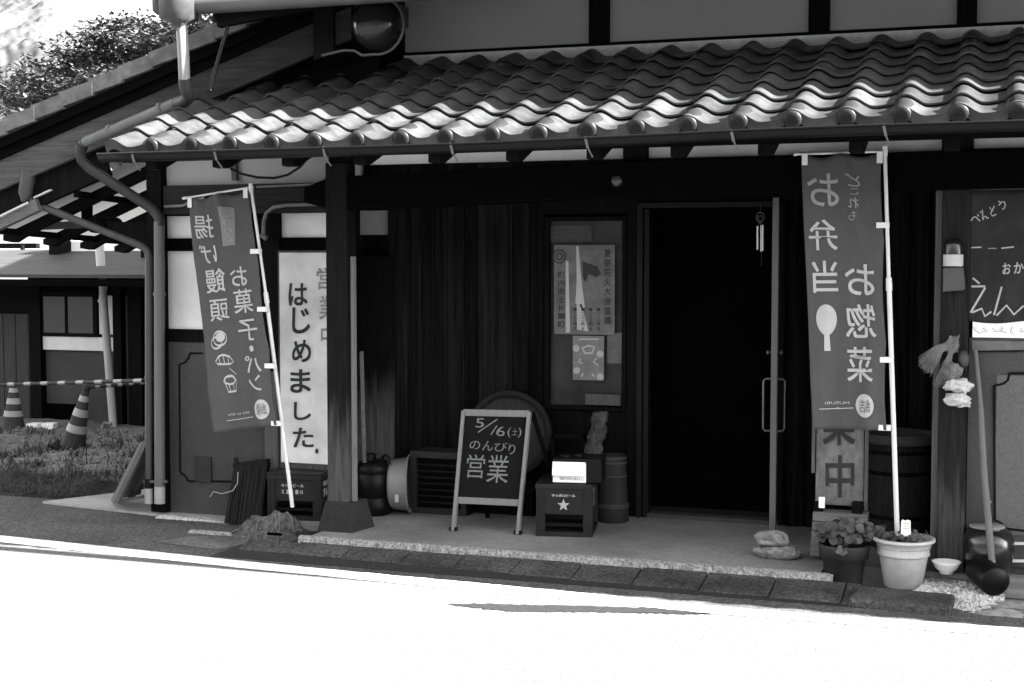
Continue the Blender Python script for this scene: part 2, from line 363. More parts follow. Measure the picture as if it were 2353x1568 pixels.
# gravel lot rising to the left behind, with loose stones
def gh(x,y):
    t=max(0,min(1,(y-9.0)/1.1)); t=t*t*(3-2*t)
    k=max(0,min(1,(-6.0-x)/.8))
    return -.115+(.03+.015*t)*k+ (.03*mnoise.noise(V((x*.9,y*.9,0)))+.03*mnoise.noise(V((x*3,y*3,1)))+.015*mnoise.noise(V((x*9,y*9,2))))*t*k -.05*(1-k)
b=MB(); b.sheet(lambda u,v:(lambda x,y:V((x,y,gh(x,y))))(-17+11.6*u,8.86+.2*0+7.5*v*v+.4*v),150,90)
struct(b.build('gravel_lot',m_gravel))
b=MB(); oct_=[(1,0,0),(-1,0,0),(0,1,0),(0,-1,0),(0,0,1),(0,0,-1)]; of=[(0,2,4),(2,1,4),(1,3,4),(3,0,4),(2,0,5),(1,2,5),(3,1,5),(0,3,5)]
for i in range(9000):
    x=random.uniform(-12,-6.2); y=9.1+3.4*random.random()**1.3; r=.006+.02*random.random()**3
    rot=Matrix.Rotation(random.random()*6,3,'Z')@Matrix.Rotation(random.random()*2,3,'X')
    b.add([V((x,y,gh(x,y)+r*.3))+rot@V((p[0]*r*random.uniform(.7,1.3),p[1]*r,p[2]*r*.7)) for p in oct_],of)
struct(b.build('gravel_stones',M('lot stones',.13,.9,.7,14,bump=.4,spec=.08)),'stuff')
# weeds and litter along the verge of the lot
b=MB()
for i in range(5200):
    x=random.uniform(-10,-6.0); y=8.82+random.random()**1.2*1.0; z=gh(x,y)+.02; L=random.uniform(.02,.10); a=random.random()*6.28
    d=V((math.cos(a)*.5,math.sin(a)*.5,random.uniform(.2,1))).normalized()*L; sd=V((-math.sin(a),math.cos(a),0))*.004
    b.add([V((x,y,z))-sd,V((x,y,z))+sd,V((x,y,z))+d],[(0,1,2)])
rw=random.Random(21)
for c in range(170):
    cx_=rw.uniform(-11.5,-6.1); cy_=rw.uniform(9.2,12.0); kk=rw.uniform(.03,.11)
    for i in range(int(14+30*rw.random())):
        x=cx_+rw.gauss(0,kk); y=cy_+rw.gauss(0,kk); z=gh(x,y); L=rw.uniform(.03,.13); a=rw.random()*6.28
        d=V((math.cos(a)*.5,math.sin(a)*.5,rw.uniform(.3,1))).normalized()*L; sd_=V((-math.sin(a),math.cos(a),0))*rw.uniform(.004,.011)
        b.add([V((x,y,z))-sd_,V((x,y,z))+sd_,V((x,y,z))+d*.6+sd_*.7,V((x,y,z))+d],[(0,1,2,3)])
struct(b.build('verge_weeds',M('dry weeds',.05,.9,.5,9,bump=0)),'stuff')
b=MB(); b.sheet(lambda u,v:(lambda x,y:V((x,y,gh(x,y)-.01+(.11*math.sin(math.pi*min(1,v*1.0)))*(.6+.8*mnoise.noise(V((x*2.2,y*4,3))))+.03*mnoise.noise(V((x*9,y*9,8))))))(-12+5.9*u,8.80+.78*v),160,26)
struct(b.build('verge_bank',M('dark verge earth',.04,.98,.7,30,bump=.9,bscale=60,spec=.04,stain=.5,stainscale=4)))
b=MB()
for i in range(1100):
    x=random.uniform(-5.5,-4.7); y=8.30+.12*random.random()+ .1*(x+5.5)*0; r=random.uniform(.006,.014); p=V((x,y,-.068))
    b.add([p+V((q[0]*r,q[1]*r,q[2]*r)) for q in oct_],of)
struct(b.build('wall_gravel',M('pale chippings',.4,.9,.5,40,bump=.2)),'stuff')
def rub(u,v):
    x=-.47+.47*u; y=7.36+.62*v; t=max(0,min(1,(y-7.46-.05*math.sin(x*14))/.26)); e=min(1,u*8,(1-u)*5)
    return V((x,y,-.082+.052*t*t*(3-2*t)*(.35+.65*e)+(.012*mnoise.noise(V((x*20,y*20,2)))+.012*mnoise.noise(V((x*55,y*55,5))))*min(1,t*4)*e))
b=MB(); b.sheet(rub,90,90,False); struct(b.build('broken_concrete',m_aggr2))
b=MB(); 
for k,(cx_,cy_,rx_,ry_,rz_) in enumerate(((.10,7.60,.20,.09,.05),(-.02,7.47,.12,.05,.035),(.28,7.50,.16,.07,.05))): b.blob((cx_,cy_,-.085),(rx_,ry_,rz_),.55,5+k,2.2,4)
struct(b.build('flat_rubble',m_conc))
b=MB()
for i in range(900):
    u=random.random(); v=random.random(); p=rub(u,.1+.55*v); r=random.uniform(.004,.010)
    b.add([p+V((q[0]*r,q[1]*r,q[2]*r)) for q in oct_],of)
struct(b.build('chippings',M('white chippings',.42,.9,.5,40,bump=.2)),'stuff')
# a low kerb of rough concrete at right under the jar
b=MB(); b.box(-.42,1.6,7.86,8.05,-.2,-.03); struct(b.build('plinth',m_conc,bevel=.02))
# ================================================================= HILL, TREE, HAZE SKYLINE
def hill(u,v):
    t=-.98+.50*u; y=95+100*v; x=t*y; q=max(0,min(1,(-.60-t)/.17)); q=q*q*(3-2*q)
    return V((x,y,-3+(16+38*v)*(.10+.90*q)+(3.2*mnoise.noise(V((x*.05,y*.05,1)))+.9*mnoise.noise(V((x*.17,y*.17,1)))+.5*mnoise.noise(V((x*.5,y*.5,7)))+.35*mnoise.noise(V((x*1.1,y*1.1,7))))*min(1,v*8)))
b=MB(); b.sheet(hill,420,150); struct(b.build('hills',m_hill))
def make_tree(name,base,pads,label,cat,nleaf,seed,size=.13):
    rnd=random.Random(seed); root=thing(name,base,label,cat)
    t=MB(); top=V(base)+V((0,0,4.6)); t.tube([base,V(base)+V((.15,0,1.6)),V(base)+V((-.1,.1,3.2)),top],[.24,.2,.15,.07],9)
    lf=MB(); l2=MB()
    for (cx,cy,cz,rx,ry,rz) in pads:
        c=V((cx,cy,cz)); s=V(base)+V((0,0,min(cz-base[2]-.4,4.2)*.75)); m=(s+c)/2+V((0,0,.15)); t.tube([s,m,c],[.09,.06,.02],6)
        for k in range(int(nleaf*rx*ry)):
            while True:
                q=V((rnd.uniform(-1,1),rnd.uniform(-1,1),rnd.uniform(-1,1)))
                if .35<q.length<1: break
            clump=mnoise.noise(V((q.x*3+cx,q.y*3+cy,q.z*1.6+cz)))
            if clump<.05: continue
            p=c+V((q.x*rx,q.y*ry,q.z*rz)); p+=V((rnd.gauss(0,.08),rnd.gauss(0,.08),rnd.gauss(0,.04)))
            a=rnd.random()*6.28; tl=rnd.gauss(0,.45); sz=size*rnd.uniform(.5,1.4)
            d=V((math.cos(a),math.sin(a),tl)).normalized(); e=d.cross(V((rnd.gauss(0,.4),rnd.gauss(0,.4),1))).normalized()
            (lf if rnd.random()<.6 else l2).add([p-d*sz,p-e*sz*.45,p+d*sz,p+e*sz*.45],[(0,1,2,3)])
    t.build('trunk',m_bark,root); lf.build('crown',m_tleaf,root); l2.build('crown',m_tleaf2,root,label='darker leaves mixed through the crown')
    return root
pads=[]
for (px,py,rx,rz) in [(55,255,.75,.22),(80,215,.9,.2),(60,185,.7,.17),(150,190,1.0,.22),(130,240,1.0,.25),(170,150,.8,.2),(230,110,1.0,.22),(260,160,1.2,.28),(300,80,.9,.2),(340,60,.8,.17),(330,120,1.1,.25),(210,215,1.1,.28),(400,85,1.0,.25),(470,80,1.0,.22),(540,62,.9,.2),(600,48,.8,.15),(420,130,1.1,.25),(120,285,.9,.22),(300,190,1.1,.25),(500,110,1,.25)]:
    c=P(px,py,Y=20+random.uniform(-.9,.9)); pads.append((c.x,c.y,c.z,rx,1.0,rz))
make_tree('garden_tree',(-13.2,20.2,-.5),pads,'broad tree with layered glossy foliage rising behind the lean-to roof edge','tree',3600,3,.055)
b=MB(); b.sheet(lambda u,v:V((-160+320*u,-30-45*v,-.1+19*min(1,v*1.6)*(.8+.4*mnoise.noise(V((u*14,v*3,2))))+1.5*mnoise.noise(V((u*60,v*9,5))))),120,24)
struct(b.build('sky_block_bank',M('sky block bank',.05,.95,.4,.4,bump=0,spec=.05)))  # unseen bank added behind the camera to block low sky light
# ================================================================= BACK BUILDING (left rear)
YB=13.0
bk=thing('outbuilding',(-9.6,13.6,-.2),'low outbuilding with a lean-to roof and dark window behind the traffic cones','building')
def onB(x0,y0,x1,y1,Y=YB): p=P(x0,y0,Y=Y); q=P(x1,y1,Y=Y); return p.x,q.x,p.z,q.z
b=MB(); b.box(-16,-6.4,YB+.02,YB+.45,-.4,1.40); b.build('wall',m_render,bk)
x0,x1,z0,z1=onB(97,558,345,600); b=MB(); b.box(x0,x1+.6,YB+.5,YB+1.0,1.5,z0+.02); b.build('upper_wall',M('upper white plaster',.8,.9,.05,9,bump=.1),bk)  # plain white plaster
b=MB(); e0=P(-40,641,Y=YB-.75).z; e1=P(340,590,Y=YB).z
b.prism([(-16,YB-.75,e0),(-6.2,YB-.75,e0+.02),(-6.2,YB+.6,e1+.06),(-16,YB+.6,e1+.02)],(0,0,.035)); b.build('roof',M('sheet roof',0.045,.6,.25,4,(1,6,6),.1,stain=.3,spec=0.1),bk)
b=MB(); b.box(-16,-6.2,YB-.752,YB-.70,e0-.07,e0-.002); b.build('fascia',m_darkx,bk)
x0,x1,z0,z1=onB(103,803,270,776); b=MB(); b.box(x0,x1,YB-.03,YB+.1,z0,z1); b.build('plaster_band',m_plas,bk)
x0,x1,z0,z1=onB(232,768,271,680); b=MB(); b.box(x0,x1,YB-.028,YB+.1,z0,z1); b.build('plaster_panel',m_plas,bk)
x0,x1,z0,z1=onB(100,772,228,672); wf=MB(); wf.box(x0,x1,YB-.05,YB+.1,z0,z1); o=wf.build('window',m_dark,bk)
b=MB(); xm=(x0+x1)/2-.02; b.box(x0+.05,xm-.02,YB-.058,YB-.04,z0+.04,z1-.05); b.box(xm+.02,x1-.05,YB-.054,YB-.04,z0+.04,z1-.05); b.build('pane',M('dim pane',0.012,.25,.3,2,bump=0,spec=.5),o)
x0,x1,z0,z1=onB(80,1000,100,672); b=MB(); b.box(x0,x1,YB-.07,YB+.05,-.4,z1+.3)
x2,x3,_,_=onB(272,1000,285,660); b.box(x2,x3,YB-.07,YB+.05,-.4,z1+.3); x2,x3,_,_=onB(305,1000,330,660); b.box(x2,x3,YB-.06,YB+.05,-.2,z1+.3); b.build('post',m_dark,bk)
x0,x1,z0,z1=onB(97,676,340,640); b=MB(); b.box(x0,x1,YB-.045,YB+.05,z0,z1+.1); b.build('lintel',m_darkx,bk)
x0,x1,z0,z1=onB(-60,1000,79,722); b=MB(); k=x0
while k<x1: b.box(k,min(k+.16,x1)-.008,YB-.05-random.random()*.01,YB+.05,-.3,z1); k+=.16
b.build('board_wall',M('grey boards',0.035,.85,.35,4,WV,.3),bk)
x0,x1,z0,z1=onB(-60,720,80,650); b=MB(); b.box(x0,x1,YB-.02,YB+.05,z0,z1); b.build('shutter',m_dark,bk)
x0,x1,z0,z1=onB(103,972,185,930); b=MB(); b.box(x0,x1,YB-.02,YB+.05,z0,z1); b.build('floor_vent',m_int,bk)
b=MB(); b.tube([P(228,560,Y=YB-.9),P(232,612,Y=YB-.9)],.045,12); b.tube([P(236,642,Y=YB-.6),P(238,690,Y=YB-.25),P(262,998,Y=YB-.25)],.042,12); b.tube([P(235,688,Y=YB-.25),P(236,694,Y=YB-.25)],.048,12); b.build('downpipe',M('far white drainpipe',.4,.5,.15,6,(3,3,.5),.05,stain=.2),bk)
b=MB(); b.tube([P(256,975,Y=YB-.3),P(240,972,Y=YB-.32),P(236,980,Y=YB-.34),P(236,1000,Y=YB-.34),P(215,1002,Y=YB-.4)],.02,8); b.build('drain_elbow',m_wpipe,bk)
b=MB(); p=P(86,568,Y=YB); b.box(p.x-.08,p.x+.07,YB+.3,YB+.5,1.3,2.0); b.build('roof_post',m_dark,bk); b=MB(); p=P(320,580,Y=YB); b.box(p.x-.05,p.x+.05,YB+.1,YB+.49,1.4,p.z+.05); b.build('roof_post',m_dark,bk)
b=MB(); a=P(-20,563,Y=16); c=P(83,563,Y=16); b.box(a.x-1,c.x,16,16.08,a.z-.05,a.z+.02); b.tube([P(52,563,Y=16),P(52,600,Y=16)],.03,8); b.build('rail',m_dark,bk)
far=thing('far_house',(-24,26,-.5),'white walled house far off beyond the outbuilding','house')
b=MB(); b.box(-33,-19.8,26,30,-.5,P(0,540,Y=26).z+.55); b.build('wall',M('far white wall',.8,.9,.05,2,bump=0),far)
b=MB(); q=P(40,300,Y=26); b.prism([(-34,25.2,q.z-.75),(q.x+.2,25.2,q.z-.75),(q.x-1.2,28,q.z+.35),(-34,28,q.z+.35)],(0,0,.12)); b.build('roof',M('pale sheet roof',.6,.5,.1,3,(8,1,1),.1),far)
for i,px in enumerate((95,128)):
    p=P(px,993,Y=12.4); b=MB(); b.obox((p.x,12.3,p.z+.06),(.13,.14,.09),rz=.2*i+.1); o=b.build('concrete_block',M('white block',.75,.9,.1,20,bump=.2),bevel=.008)
    tag(o,['white concrete block farther from the striped cone by the outbuilding','white concrete block just beside the striped cone'][i],'block','white blocks on the gravel')
# ================================================================= SHOP HOUSE
house=thing('shop_house',(-2,9.1,0),'dark timber shop with a glazed tile canopy and open doorway','house')
YE=7.2; SL=.364; ZT=2.335; PITCH=.0368*7.2
# tile canopy
def prof(u):
    u%=1
    if u<.2: t=u/.2; return .45+.55*math.sin(t*math.pi/2)
    if u<.62: t=(u-.2)/.42; return .5+.5*math.cos(t*math.pi)
    t=(u-.62)/.38; return .30*t*t
ca=math.cos(math.atan(SL)); sa=math.sin(math.atan(SL)); LROW=.252; X0=-4.756-.2*PITCH-PITCH; NC=44; HT=.052
sd=V((0,ca,sa)); sn=V((0,-sa,ca))
def lift(x): t=max(0,min(1,(x+3.1)/2.5)); return .038*t*t*(3-2*t)
def tile_pt(x,s,h): return V((x,YE,ZT+lift(x)*max(0,1-s/2.0)))+sd*s+sn*h
tones=[]; b=MB(); US=[0,.035,.07,.11,.15,.2,.25,.3,.35,.4,.46,.52,.58,.64,.7,.76,.82,.88,.94,1]
for r in range(8):
    for c in range(NC):
        if r==8 and False: continue
        j=random.uniform(-.004,.004); jt=random.uniform(-.003,.003); xs=X0+c*PITCH
        lo=[];up=[];dn=[];md_=[]
        for u in US:
            x=xs+u*PITCH*(1.0) ; h=prof(min(u,.9999))*HT
            lo.append(tile_pt(x,r*LROW+j,h+.030+jt)); up.append(tile_pt(x,(r+1)*LROW+.03,h+.006))
            dn.append(tile_pt(x,r*LROW+j+(.040 if r else .002),h+.030+jt-(.020 if r else .062))); md_.append(tile_pt(x,r*LROW+j+.0015,h+.030+jt-.011))
        n=len(US); b.add(lo+up,[(i,i+1,n+i+1,n+i) for i in range(n-1)],True); (b.add(dn+lo,[(i,i+1,n+i+1,n+i) for i in range(n-1)],True) if r==0 else (b.add(md_+lo,[(i,i+1,n+i+1,n+i) for i in range(n-1)],True),b.add(dn+md_,[(i,i+1,n+i+1,n+i) for i in range(n-1)],True)))
        tones+=[random.gauss(1,.16)]*(len(b.f)-len(tones))
roof=b.build('tile_roof',m_tile,house); at_=roof.data.attributes.new('tone','FLOAT','FACE'); at_.data.foreach_set('value',(tones+[1]*len(roof.data.polygons))[:len(roof.data.polygons)])
capm=None
for c in range(1,NC):
    x=X0+c*PITCH+.2*PITCH
    if capm is None:
        cb=MB(); cb.lathe(tile_pt(x,-.012,HT*.5+.012)-sn*.006,[(.001,-.006),(.026,-.005),(.040,-.001),(.0465,.006),(.0485,.03),(.049,.16)],24,sd,cap=False); capm=cb.build('eave_cap',m_cap,roof); x00=x
    else:
        o=capm.copy(); C.objects.link(o); o.location=(x-x00+random.gauss(0,.003),random.gauss(0,.003),lift(x)-lift(x00)+random.gauss(0,.002))
b=MB()   # underside boards and edge of the canopy
XR=X0+NC*PITCH; b.prism([tile_pt(-5.0,.03,-.075),tile_pt(XR,.03,-.075),tile_pt(XR,2.02,-.06),tile_pt(-5.0,2.02,-.06)],sn*.045); b.build('soffit',m_darkx,house)
b=MB(); b.box(-5.03,XR,7.24,7.27,2.288,2.33); b.build('fascia_board',m_darkx,house)
# gutter with hooks
b=MB(); pr=[]
for k in range(11):
    t=math.pi*k/10; pr.append((7.085-.050*math.cos(t),2.315-.042*math.sin(t)))
xs_=[-5.02+.2*k for k in range(int((XR+5.02)/.2)+1)]; vs=[];
zz=lambda x:-.004+.9*lift(x)
for x in xs_: vs+=[(x,y,z+zz(x)) for y,z in pr]
b.add(vs,[(11*k+i,11*k+i+1,11*k+12+i,11*k+11+i) for k in range(len(xs_)-1) for i in range(10)],True); b.add(vs[:11],[tuple(range(11))])
b.tube([(x,7.033,2.316+zz(x)) for x in xs_],.0055,6)
gut=b.build('rain_gutter',m_gut,house,solid=.004)
for px,py in ((303,352),(492,349),(742,345),(1035,338),(1345,322),(1680,305),(2030,292)):
    p=P(px,py,Y=7.03); b=MB(); b.tube([(p.x,7.06,2.316+zz(p.x)),(p.x,7.028,2.318+zz(p.x))],.007,6); b.bar((p.x,7.03,2.318+zz(p.x)),(p.x+.012,7.035,2.264+zz(p.x)),.014,.004,(0,1,0)); b.bar((p.x+.012,7.04,2.264+zz(p.x)),(p.x+.028,7.07,2.22+zz(p.x)),.008,.004,(0,1,0)); b.build('gutter_hook',m_brk,gut)
# rafters
x=-4.87
while x<XR:
    b=MB(); b.prism([(x,7.30,2.30),(x,7.30,2.240),(x,7.37,2.236),(x,9.1,2.90),(x,9.1,2.96)],(.07,0,0)); b.build('rafter',m_dark,house); x+=.4545
# main posts and beams
def pbox(x0,y0,x1,y1,Y,d): p=P(x0,y0,Y=Y);q=P(x1,y1,Y=Y); return (p.x,q.x,Y,Y+d,p.z,q.z)
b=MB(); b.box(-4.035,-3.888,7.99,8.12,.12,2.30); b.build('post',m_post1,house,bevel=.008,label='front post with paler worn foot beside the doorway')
b=MB(); b.prism([(-4.085,7.955,0),(-3.865,7.955,0),(-3.80,8.14,0),(-4.06,8.2,0)],(0,0,.001))
fb=[(-4.09,7.94),(-3.845,7.94),(-3.80,8.20),(-4.06,8.20)]; ft=[(-4.045,7.975),(-3.865,7.975),(-3.842,8.165),(-4.03,8.165)]
b=MB(); b.add([(x,y,-.01) for x,y in fb]+[(x,y,.185) for x,y in ft],[(3,2,1,0),(4,5,6,7)]+[(i,(i+1)%4,4+(i+1)%4,4+i) for i in range(4)]); b.build('footing_stone',m_drock,house,bevel=.01)
b=MB(); b.box(-3.884,-3.864,8.03,8.07,.16,1.72); b.build('door_jamb_strip',m_wood,house)
b=MB(); b.box(-.360,-.215,8.03,8.18,-.03,2.30); b.build('post',m_rfoot,house,bevel=.008)
b=MB(); b.box(-.395,-.362,8.07,8.12,-.03,2.10); b.build('trim_strip',M('worn trim',0.06,.8,.3,4,WV,.2),house)
b=MB(); b.box(-5.615,-5.50,8.42,8.55,-.05,2.45); b.build('post',m_dark,house,label='corner post beside the drainpipes')
# big curved log beam
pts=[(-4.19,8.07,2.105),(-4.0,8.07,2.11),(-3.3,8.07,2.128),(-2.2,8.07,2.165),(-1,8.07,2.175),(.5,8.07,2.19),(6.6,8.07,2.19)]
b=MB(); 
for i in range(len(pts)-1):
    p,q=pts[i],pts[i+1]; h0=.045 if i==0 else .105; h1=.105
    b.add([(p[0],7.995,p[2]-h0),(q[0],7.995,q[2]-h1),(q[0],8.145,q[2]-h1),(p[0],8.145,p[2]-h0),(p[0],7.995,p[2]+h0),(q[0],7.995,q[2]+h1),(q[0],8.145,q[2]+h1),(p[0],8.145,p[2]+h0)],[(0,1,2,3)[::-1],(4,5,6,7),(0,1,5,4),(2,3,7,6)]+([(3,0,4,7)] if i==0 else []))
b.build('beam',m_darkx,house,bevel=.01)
b=MB()   # white strips between beam and rafters
for x0,x1 in ((-3.86,-2.14),(-2.0,-.37),(-.205,6.5)): b.box(x0,x1,8.10,8.14,2.29,2.56)
b.build('plaster_strip',m_plas,house)
for q in ((-2.14,-2.0,8.04,8.14,2.27,2.56),(-4.03,-3.89,8.03,8.14,2.30,2.56),(-.37,-.205,8.04,8.15,2.30,2.56)): b=MB(); b.box(*q); b.build('strut',m_dark,house)
# upper wall
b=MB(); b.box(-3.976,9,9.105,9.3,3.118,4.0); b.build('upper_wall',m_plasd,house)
b=MB(); b.box(-3.98,9,9.09,9.3,2.9,3.10); b.build('flashing',m_mort,house)
b=MB(); b.box(-3.99,9,9.085,9.12,3.104,3.120); b.build('drip_rail',m_dark,house)
for x0,x1 in ((-2.647,-2.514),(-1.225,-1.097),(-.342,-.227),(-4.12,-3.978)):
    b=MB(); b.box(x0,x1,9.06,9.2,3.121,3.9); b.build('upper_post',m_dark,house)
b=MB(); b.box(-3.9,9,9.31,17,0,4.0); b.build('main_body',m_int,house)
# upper roof with boxed eave, gutter and drop
b=MB(); US_=.25
b.prism([(-4.72,7.86,3.262),(-4.72,13.5,3.262+5.64*.30),(-4.72,19,3.2),(-4.72,19,3.33),(-4.72,13.5,3.40+5.62*.30),(-4.72,7.83,3.30)],(14.7,0,0)); ur=b.build('upper_roof',M('upper roof',0.02,.6,.3,4,bump=.1,spec=0.05),house)
b=MB(); b.tube([(-5.06,7.79,3.275),(9.9,7.79,3.26)],.055,14); b.build('upper_gutter',M('upper gutter metal',0.06,.5,.2,5,bump=.03),house)
b=MB(); p=P(405,15,Y=7.75); b.lathe((p.x+.02,7.75,p.z-.10),[(.045,-.05),(.05,-.01),(.125,.015),(.128,.20),(.12,.3)],6); b.lathe((p.x-.10,7.77,p.z-.045),[(.05,0),(.075,.02),(.077,.25)],6); b.build('rainwater_head',M('weathered head',0.04,.5,.35,8,bump=.1,stain=.4),house)
dp=thing  # (alias unused)
b=MB(); b.tube([P(416,45,Y=7.75),P(421,110,Y=7.76),P(424,185,Y=7.78)],.036,14); b.build('downpipe',m_wpipe,house,label='pale upright drainpipe under the rainwater head')
b=MB(); b.tube([P(424,180,Y=7.78),P(426,200,Y=7.80),P(432,215,Y=7.82),P(437,222,Y=7.85),P(425,232,Y=7.9),P(405,238,Y=7.93)],.040,14); b.build('pipe_elbow',m_dpipe2,house)
b=MB(); b.tube([P(418,231,Y=7.93),P(195,327,Y=8.05)],.034,14); b.tube([P(372,249,Y=7.95),P(366,251,Y=7.95)],.040,14); b.tube([P(257,298,Y=8.02),P(250,301,Y=8.02)],.040,14); b.build('sloping_pipe',M('sloping pipe',0.085,.5,.2,6,bump=.05),house)
b=MB(); b.tube([P(196,326,Y=8.05),P(187,335,Y=8.07),P(184,350,Y=8.09),P(188,368,Y=8.12),P(203,385,Y=8.15),P(335,470,Y=8.33),P(352,482,Y=8.35),P(366,500,Y=8.35),P(367,520,Y=8.35)],.036,14); b.tube([P(189,330,Y=8.06),P(186,342,Y=8.08)],.041,14); b.build('offset_pipe',m_dpipe2,house)
b=MB(); b.tube([P(366,510,Y=8.35),P(367,1118,Y=8.35)],.0365,16); b.tube([P(366,673,Y=8.35),P(366,679,Y=8.35)],.043,16)
b.build('downpipe',m_lpipe,house,label='thicker drainpipe at the corner post')
b=MB(); b.tube([P(367,1118,Y=8.35),P(367,1157,Y=8.35)],.0375,16); b.build('pipe_foot',M('pale pipe foot',.26,.6,.2,9,bump=.1),house); b=MB(); b.tube([P(342,1122,Y=8.35),P(342,1157,Y=8.35)],.029,16); b.build('pipe_foot',M('pale pipe foot',.26,.6,.2,9,bump=.1),house)
b=MB(); b.tube([P(60,445,Y=8.25),P(72,462,Y=8.27),P(90,472,Y=8.29),P(325,566,Y=8.33),P(338,575,Y=8.35),P(342,592,Y=8.35),P(342,1100,Y=8.35)],.026,14); b.tube([P(342,866,Y=8.35),P(342,871,Y=8.35)],.031,14); b.build('downpipe',m_dpipe,house,label='thin drainpipe at the corner')
b=MB(); b.tube([P(342,1100,Y=8.35),P(342,1122,Y=8.35)],.030,14); b.build('pipe_joint',m_blk,house)
b=MB(); b.bar(P(330,1107,Y=8.34),P(385,1107,Y=8.34),.02,.018); b.build('pipe_clamp',m_brk,house)
b=MB(); b.prism([P(x,y,Y=7.86) for x,y in ((488,20),(500,63),(630,36),(800,4),(930,-16),(1100,-30),(1100,-45),(930,-30))],(0,.05,0)); b.build('eave_end_board',m_dark,house)
# lean-to roof on the left: verge tiles, barge board, rafters
m=.334; zb=lambda x:2.185+m*(x+6.653); XL=-7.0; XRt=-3.95
b=MB(); b.prism([(XL,8.2,zb(XL)),(XRt,8.2,zb(XRt)),(XRt,8.2,zb(XRt)+.2),(XL,8.2,zb(XL)+.2)],(0,.04,0)); lean=b.build('barge_board',M('weathered barge board',.018,.8,.4,4,WX,.25,spec=.05,fadex=(-6.3,-4.6,.055)),house)
m_vt=M('grey verge tile',.10,.6,.4,10,bump=.1,stain=.3,stainscale=4,spec=.08)
b=MB(); b.prism([(XL,8.15,zb(XL)+.265),(XRt,8.15,zb(XRt)+.265),(XRt,8.15,zb(XRt)+.332),(XL,8.15,zb(XL)+.332)],(0,.09,0)); b.prism([(XL,8.18,zb(XL)+.20),(XRt,8.18,zb(XRt)+.20),(XRt,8.18,zb(XRt)+.262),(XL,8.18,zb(XL)+.262)],(0,.06,0)); b.build('verge_batten',m_darkx,house)
x=XL; kk=0
while x<-4.35:
    kk+=1; yo=.0015*(kk%2); b=MB(); L=.235; e=random.uniform(.012,.018); q0=.335
    b.prism([(x-.03,8.12-yo,zb(x-.03)+q0+e),(x+L,8.12-yo,zb(x+L)+q0),(x+L,8.12-yo,zb(x+L)+q0+.10),(x-.03,8.12-yo,zb(x-.03)+q0+.10+e)],(0,.03,0))
    b.prism([(x-.03,8.151+.002*(kk%2),zb(x-.03)+q0+.08+e),(x+L,8.151+.002*(kk%2),zb(x+L)+q0+.08),(x+L,8.151+.002*(kk%2),zb(x+L)+q0+.10),(x-.03,8.151+.002*(kk%2),zb(x-.03)+q0+.10+e)],(0,.3,0))
    b.build('verge_tile',m_vt,house); x+=L
b=MB(); b.prism([(XL,8.24,zb(XL)+.21),(XRt,8.24,zb(XRt)+.21),(XRt,8.24,zb(XRt)+.34),(XL,8.24,zb(XL)+.34)],(0,.55,0)); b.prism([(-5.55,8.79,zb(-5.55)+.21),(XRt,8.79,zb(XRt)+.21),(XRt,8.79,zb(XRt)+.34),(-5.55,8.79,zb(-5.55)+.34)],(0,4.5,0)); b.build('lean_to_roof',M('lean-to roof',.05,.7,.3,5,bump=.1),house)
ms=.39; zr=lambda x:1.845+ms*(x+6.8)
b=MB(); b.prism([(XL,8.262,zr(XL)+.14),(-5.5,8.262,zr(-5.5)+.12),(-5.5,8.262,zb(-5.5)+.2),(XL,8.262,zb(XL)+.2)],(0,.02,0)); b.build('dark_gap_filler',m_dark,house)  # black sheet added to fill the dark gap under the barge
mt=bpy.data.materials.new('translucent sheet'); mt.use_nodes=True; nn_=mt.node_tree.nodes; nn_.remove(nn_['Principled BSDF']); tb_=nn_.new('ShaderNodeBsdfTranslucent'); tb_.inputs[0].default_value=(.75,.75,.75,1)
wv_=nn_.new('ShaderNodeTexWave'); wv_.inputs['Scale'].default_value=14; wv_.bands_direction='Y'; tcc=nn_.new('ShaderNodeTexCoord'); mrr=nn_.new('ShaderNodeMapRange'); mrr.inputs['To Min'].default_value=.22; mrr.inputs['To Max'].default_value=.38
mt.node_tree.links.new(tcc.outputs['Object'],wv_.inputs['Vector']); mt.node_tree.links.new(wv_.outputs['Fac'],mrr.inputs['Value']); mt.node_tree.links.new(mrr.outputs[0],tb_.inputs[0]); mt.node_tree.links.new(tb_.outputs[0],nn_['Material Output'].inputs[0])
b=MB(); b.add([(-6.9,8.30,zr(-6.9)+.075),(-5.4,8.30,zr(-5.4)+.075),(-5.4,11.5,zr(-5.4)+.0),(-6.9,11.5,zr(-6.9)+.0)],[(0,1,2,3)]); b.build('eave_sheet',mt,house)
for k in range(7):
    y=8.50+.45*k; q=-.024*k; b=MB(); b.prism([(-6.88,y,zr(-6.88)+q+.02),(-6.80,y,zr(-6.8)-.025+q),(-6.72,y,zr(-6.72)-.015+q),(-5.4,y,zr(-5.4)-.01+q),(-5.4,y,zr(-5.4)+.06+q),(-6.88,y,zr(-6.88)+.06+q)],(0,.075,0)); b.build('rafter',m_dark,house)
b=MB()
for xx,tk in ((-6.74,.05),(-6.1,.04)): b.prism([(xx-tk/2,8.3,zr(xx)+.01),(xx+tk/2,8.3,zr(xx)+.01),(xx+tk/2,8.3,zr(xx)+.055),(xx-tk/2,8.3,zr(xx)+.055)],(0,3.1,-.13))
b.build('eave_batten',m_dark,house)
b=MB(); b.bar(P(-30,528,Y=8.24),P(90,471,Y=8.24),.05,.085); b.build('barge_rafter',M('painted lit rafter',.08,.7,.35,5,WX,.2),house)  # lit side of the rafter, painted paler than its upper run
b=MB(); b.bar(P(84,464,Y=8.28),P(250,390,Y=8.28),.05,.085); b.build('barge_rafter',m_dark,house)
